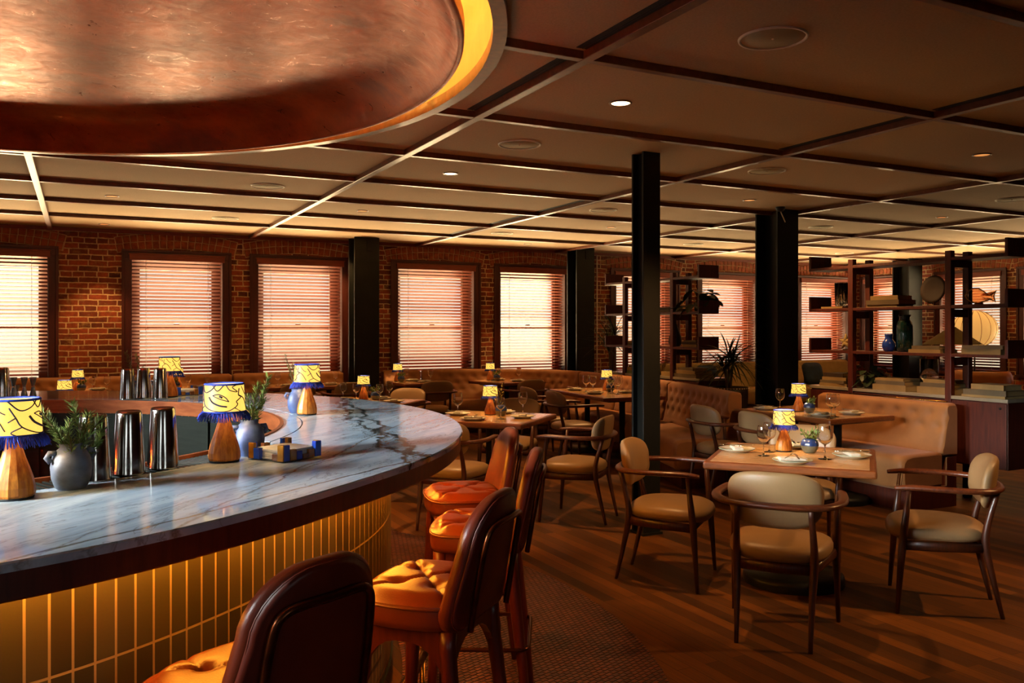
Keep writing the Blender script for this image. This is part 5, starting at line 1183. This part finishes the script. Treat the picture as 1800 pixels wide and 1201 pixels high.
broadleaf('trailing round-leaved plant on the top shelf of the planted unit', 6.60, 8.02, S1, 5, 20, .26, .10, .07, hang=.4); broadleaf('bushy dark plant on the stone counter behind the left post', 7.0, 5.92, S0, 6, 46, .20, .055, .06)
t = thing('rubber_plant', 'big glossy leaves of a plant reaching in at the right picture edge', 'plant', (7.15, 4.00, 0)); b = MB(); b.lathe([(.001, 0), (.15, 0), (.17, .03), (.19, .45), (.175, .45), (.001, .40)], 30); b.build('pot', M['pot'], t)
b = MB(); b.tube([(0, 0, .38), (.01, .02, .9), (.0, .03, 1.5)], [.018, .015, .008], 8); b.build('stem', M['bark'], t); b = MB()
for p, d, l, w_, bd in (((0, .03, 1.28), (-.55, .35, -.35), .36, .035, .25), ((0, .03, 1.45), (-.5, .25, .1), .36, .075, .9), ((0, .03, 1.5), (.4, -.3, .5), .3, .07, .5), ((0, .02, 1.1), (.3, -.5, .1), .3, .07, .5), ((0, .03, 1.5), (-.1, -.4, .8), .32, .07, .4), ((0, .02, 1.0), (.5, .3, .1), .3, .07, .5)): leaf(b, p, d, (0, 0, 1), l, w_, bd, 8)
b.build('foliage', M['leaf_dark'], t)

# ------------------------------------------------------------------ lounge beyond the shelving
def cushion(la, x, y, z, w_, h_, rz, tilt, mat, rounds=False):
    b = MB(); n = 36; o_ = superell(w_/2, h_/2, 2 if rounds else 4.5, n)
    b.loft([[(px*s, d, py*s+h_/2) for px, py in o_] for s, d in ((.55, -.075), (.85, -.055), (.97, -.02), (1, 0), (.97, .02), (.85, .055), (.55, .075))], True, True); b.xform(Matrix.Rotation(tilt, 4, 'X'))
    o = b.build('cushion', M[mat]); o.location = (x, y, z); o.rotation_euler = (0, 0, rz); return tag(o, la, 'cushion', 'lounge cushions')
cushion('dark blue cushion on the lounge sofa left of the double column', 9.75, 11.60, .465, .45, .42, 0, -.25, 'navy'); cushion('teal cushion lying on the lounge sofa right of the double column', 11.2, 11.6, .465, .5, .40, .1, -.25, 'teal'); cushion('navy cushion on the lounge sofa at its right end', 12.25, 11.6, .465, .45, .42, -.1, -.25, 'navy'); cushion('beige cushion on the lounge sofa', 11.75, 11.6, .465, .5, .42, .05, -.25, 'olive')
t = thing('lounge_armchair', 'rounded channelled caramel armchair beneath the glowing lantern', 'armchair', (12.0, 8.15, 0), math.radians(100)); b = MB(); n = 48
def tubch(r0, r1, z0, z1):
    rings = []
    for j in range(29):
        a = math.radians(-25+230*j/28); bump = 1+.02*abs(math.sin(j*PI/2)); rings.append([((r0+(r1-r0)*.5+(r1-r0)*.5*bump*math.cos(q))*math.cos(a), (r0+(r1-r0)*.5+(r1-r0)*.5*bump*math.cos(q))*math.sin(a)*1, (z0+z1)/2+(z1-z0)/2*sgnpow(math.sin(q), .6)) for q in [2*PI*k/16 for k in range(16)]])
    return rings
b.loft(tubch(.28, .44, .15, .88), True, True); b.build('shell', M['caramel'], t)
b = MB(); o_ = superell(.30, .30, 3, 40); b.loft([[(x*s, y*s, z) for x, y in o_] for s, z in ((.9, .18), (1, .20), (1, .42), (.95, .45), (.5, .46))], True, True); b.build('seat', M['caramel'], t)
b = MB(); b.lathe([(.001, 0), (.28, 0), (.28, .18), (.001, .18)], 36); b.build('base', M['book_dark'], t)
cushion('round blue cushion on the caramel armchair', 11.86, 8.0, .465, .44, .42, math.radians(-50), -.15, 'cobalt_cloth', True)
t = thing('lantern_floor_lamp', 'glowing round paper lantern on a thin stand in the lounge corner', 'floor lamp', (12.45, 8.55, 0)); b = MB(); b.lathe([(.32*math.sin(PI*k/18)*1.0+.001, 1.50-.29*math.cos(PI*k/18)) for k in range(1, 18)], 36); b.build('lantern', M['lantern'], t)
b = MB()
for k in range(14):
    a = 2*PI*k/14; b.tube([(.323*math.sin(PI*j/12)*math.cos(a), .323*math.sin(PI*j/12)*math.sin(a), 1.50-.293*math.cos(PI*j/12)) for j in range(1, 12)], .0035, 4)
b.build('ribs', M['walnut'], t); b = MB(); b.tube([(0, 0, 0), (0, 0, 1.42)], .012, 8); b.lathe([(.001, .02), (.16, .02), (.165, 0)], 28); b.build('stand', M['black_steel'], t); b = MB(); b.sphere((0, 0, 1.46), .035); b.build('bulb', M['bulb'], t)
l = bpy.data.lights.new('lantern_light', 'POINT'); l.energy = 14; l.color = (1, .6, .25); l.shadow_soft_size = .3; o = bpy.data.objects.new('lantern_light', l); COL.objects.link(o); o.location = (12.45, 8.55, 1.5)
t = thing('cone_floor_lamp', 'unlit floor lamp with a wide pale cone shade in the lounge', 'floor lamp', (10.25, 7.35, 0)); b = MB(); b.lathe([(.045, 1.52), (.36, 1.30)], 44); b.lathe([(.355, 1.30), (.04, 1.52)], 44); b.build('shade', M['coneshade'], t); b = MB(); b.tube([(0, 0, .0), (0, 0, 1.53)], .012, 8); b.lathe([(.001, .025), (.16, .02), (.165, 0)], 28); b.build('stand', M['black_steel'], t); b = MB(); b.tube([(.04*math.cos(2*PI*k/20), .04*math.sin(2*PI*k/20), 1.522) for k in range(20)], .005, 6, closed=True); b.build('cap', M['black_steel'], t)

# ------------------------------------------------------------------ small fixings
def pipe(la, x, zb, zt, junction=None):
    t = thing('conduit_pipe', la, 'pipe', (x, YW-.02, 0)); b = MB(); b.tube([(0, 0, zb), (0, 0, zt)], .010, 8); b.build('pipe', M['white_paint'], t)
    for z in (zb+.2, (zb+zt)/2, zt-.15):
        b = MB(); b.box((0, .008, z), (.045, .012, .018)); b.build('clamp', M['steel'], t)
    if junction: b = MB(); b.box((0, -.01, junction), (.07, .05, .13)); b.build('junction_box', M['white_paint'], t, bevel=.004)
pipe('white conduit with a junction box on the brick beside the bend column', 7.62, .0, 2.76, 2.22); pipe('thin white conduit on the brick left of the planted shelving', 7.78, .0, 2.76); pipe('white conduit in the far corner of the room', 13.88, .0, 2.76)
t = thing('ceiling_camera', 'small security camera at the head of the double column', 'camera', (6.60, 6.72, 2.79)); b = MB(); b.lathe([(.05, 0), (.05, -.02), (.03, -.045), (.001, -.05)], 24); b.build('dome', M['black'], t); b = MB(); b.tube([(.0, 0, -.04), (.05, -.02, -.16)], .006, 6); b.build('bracket', M['white_paint'], t)
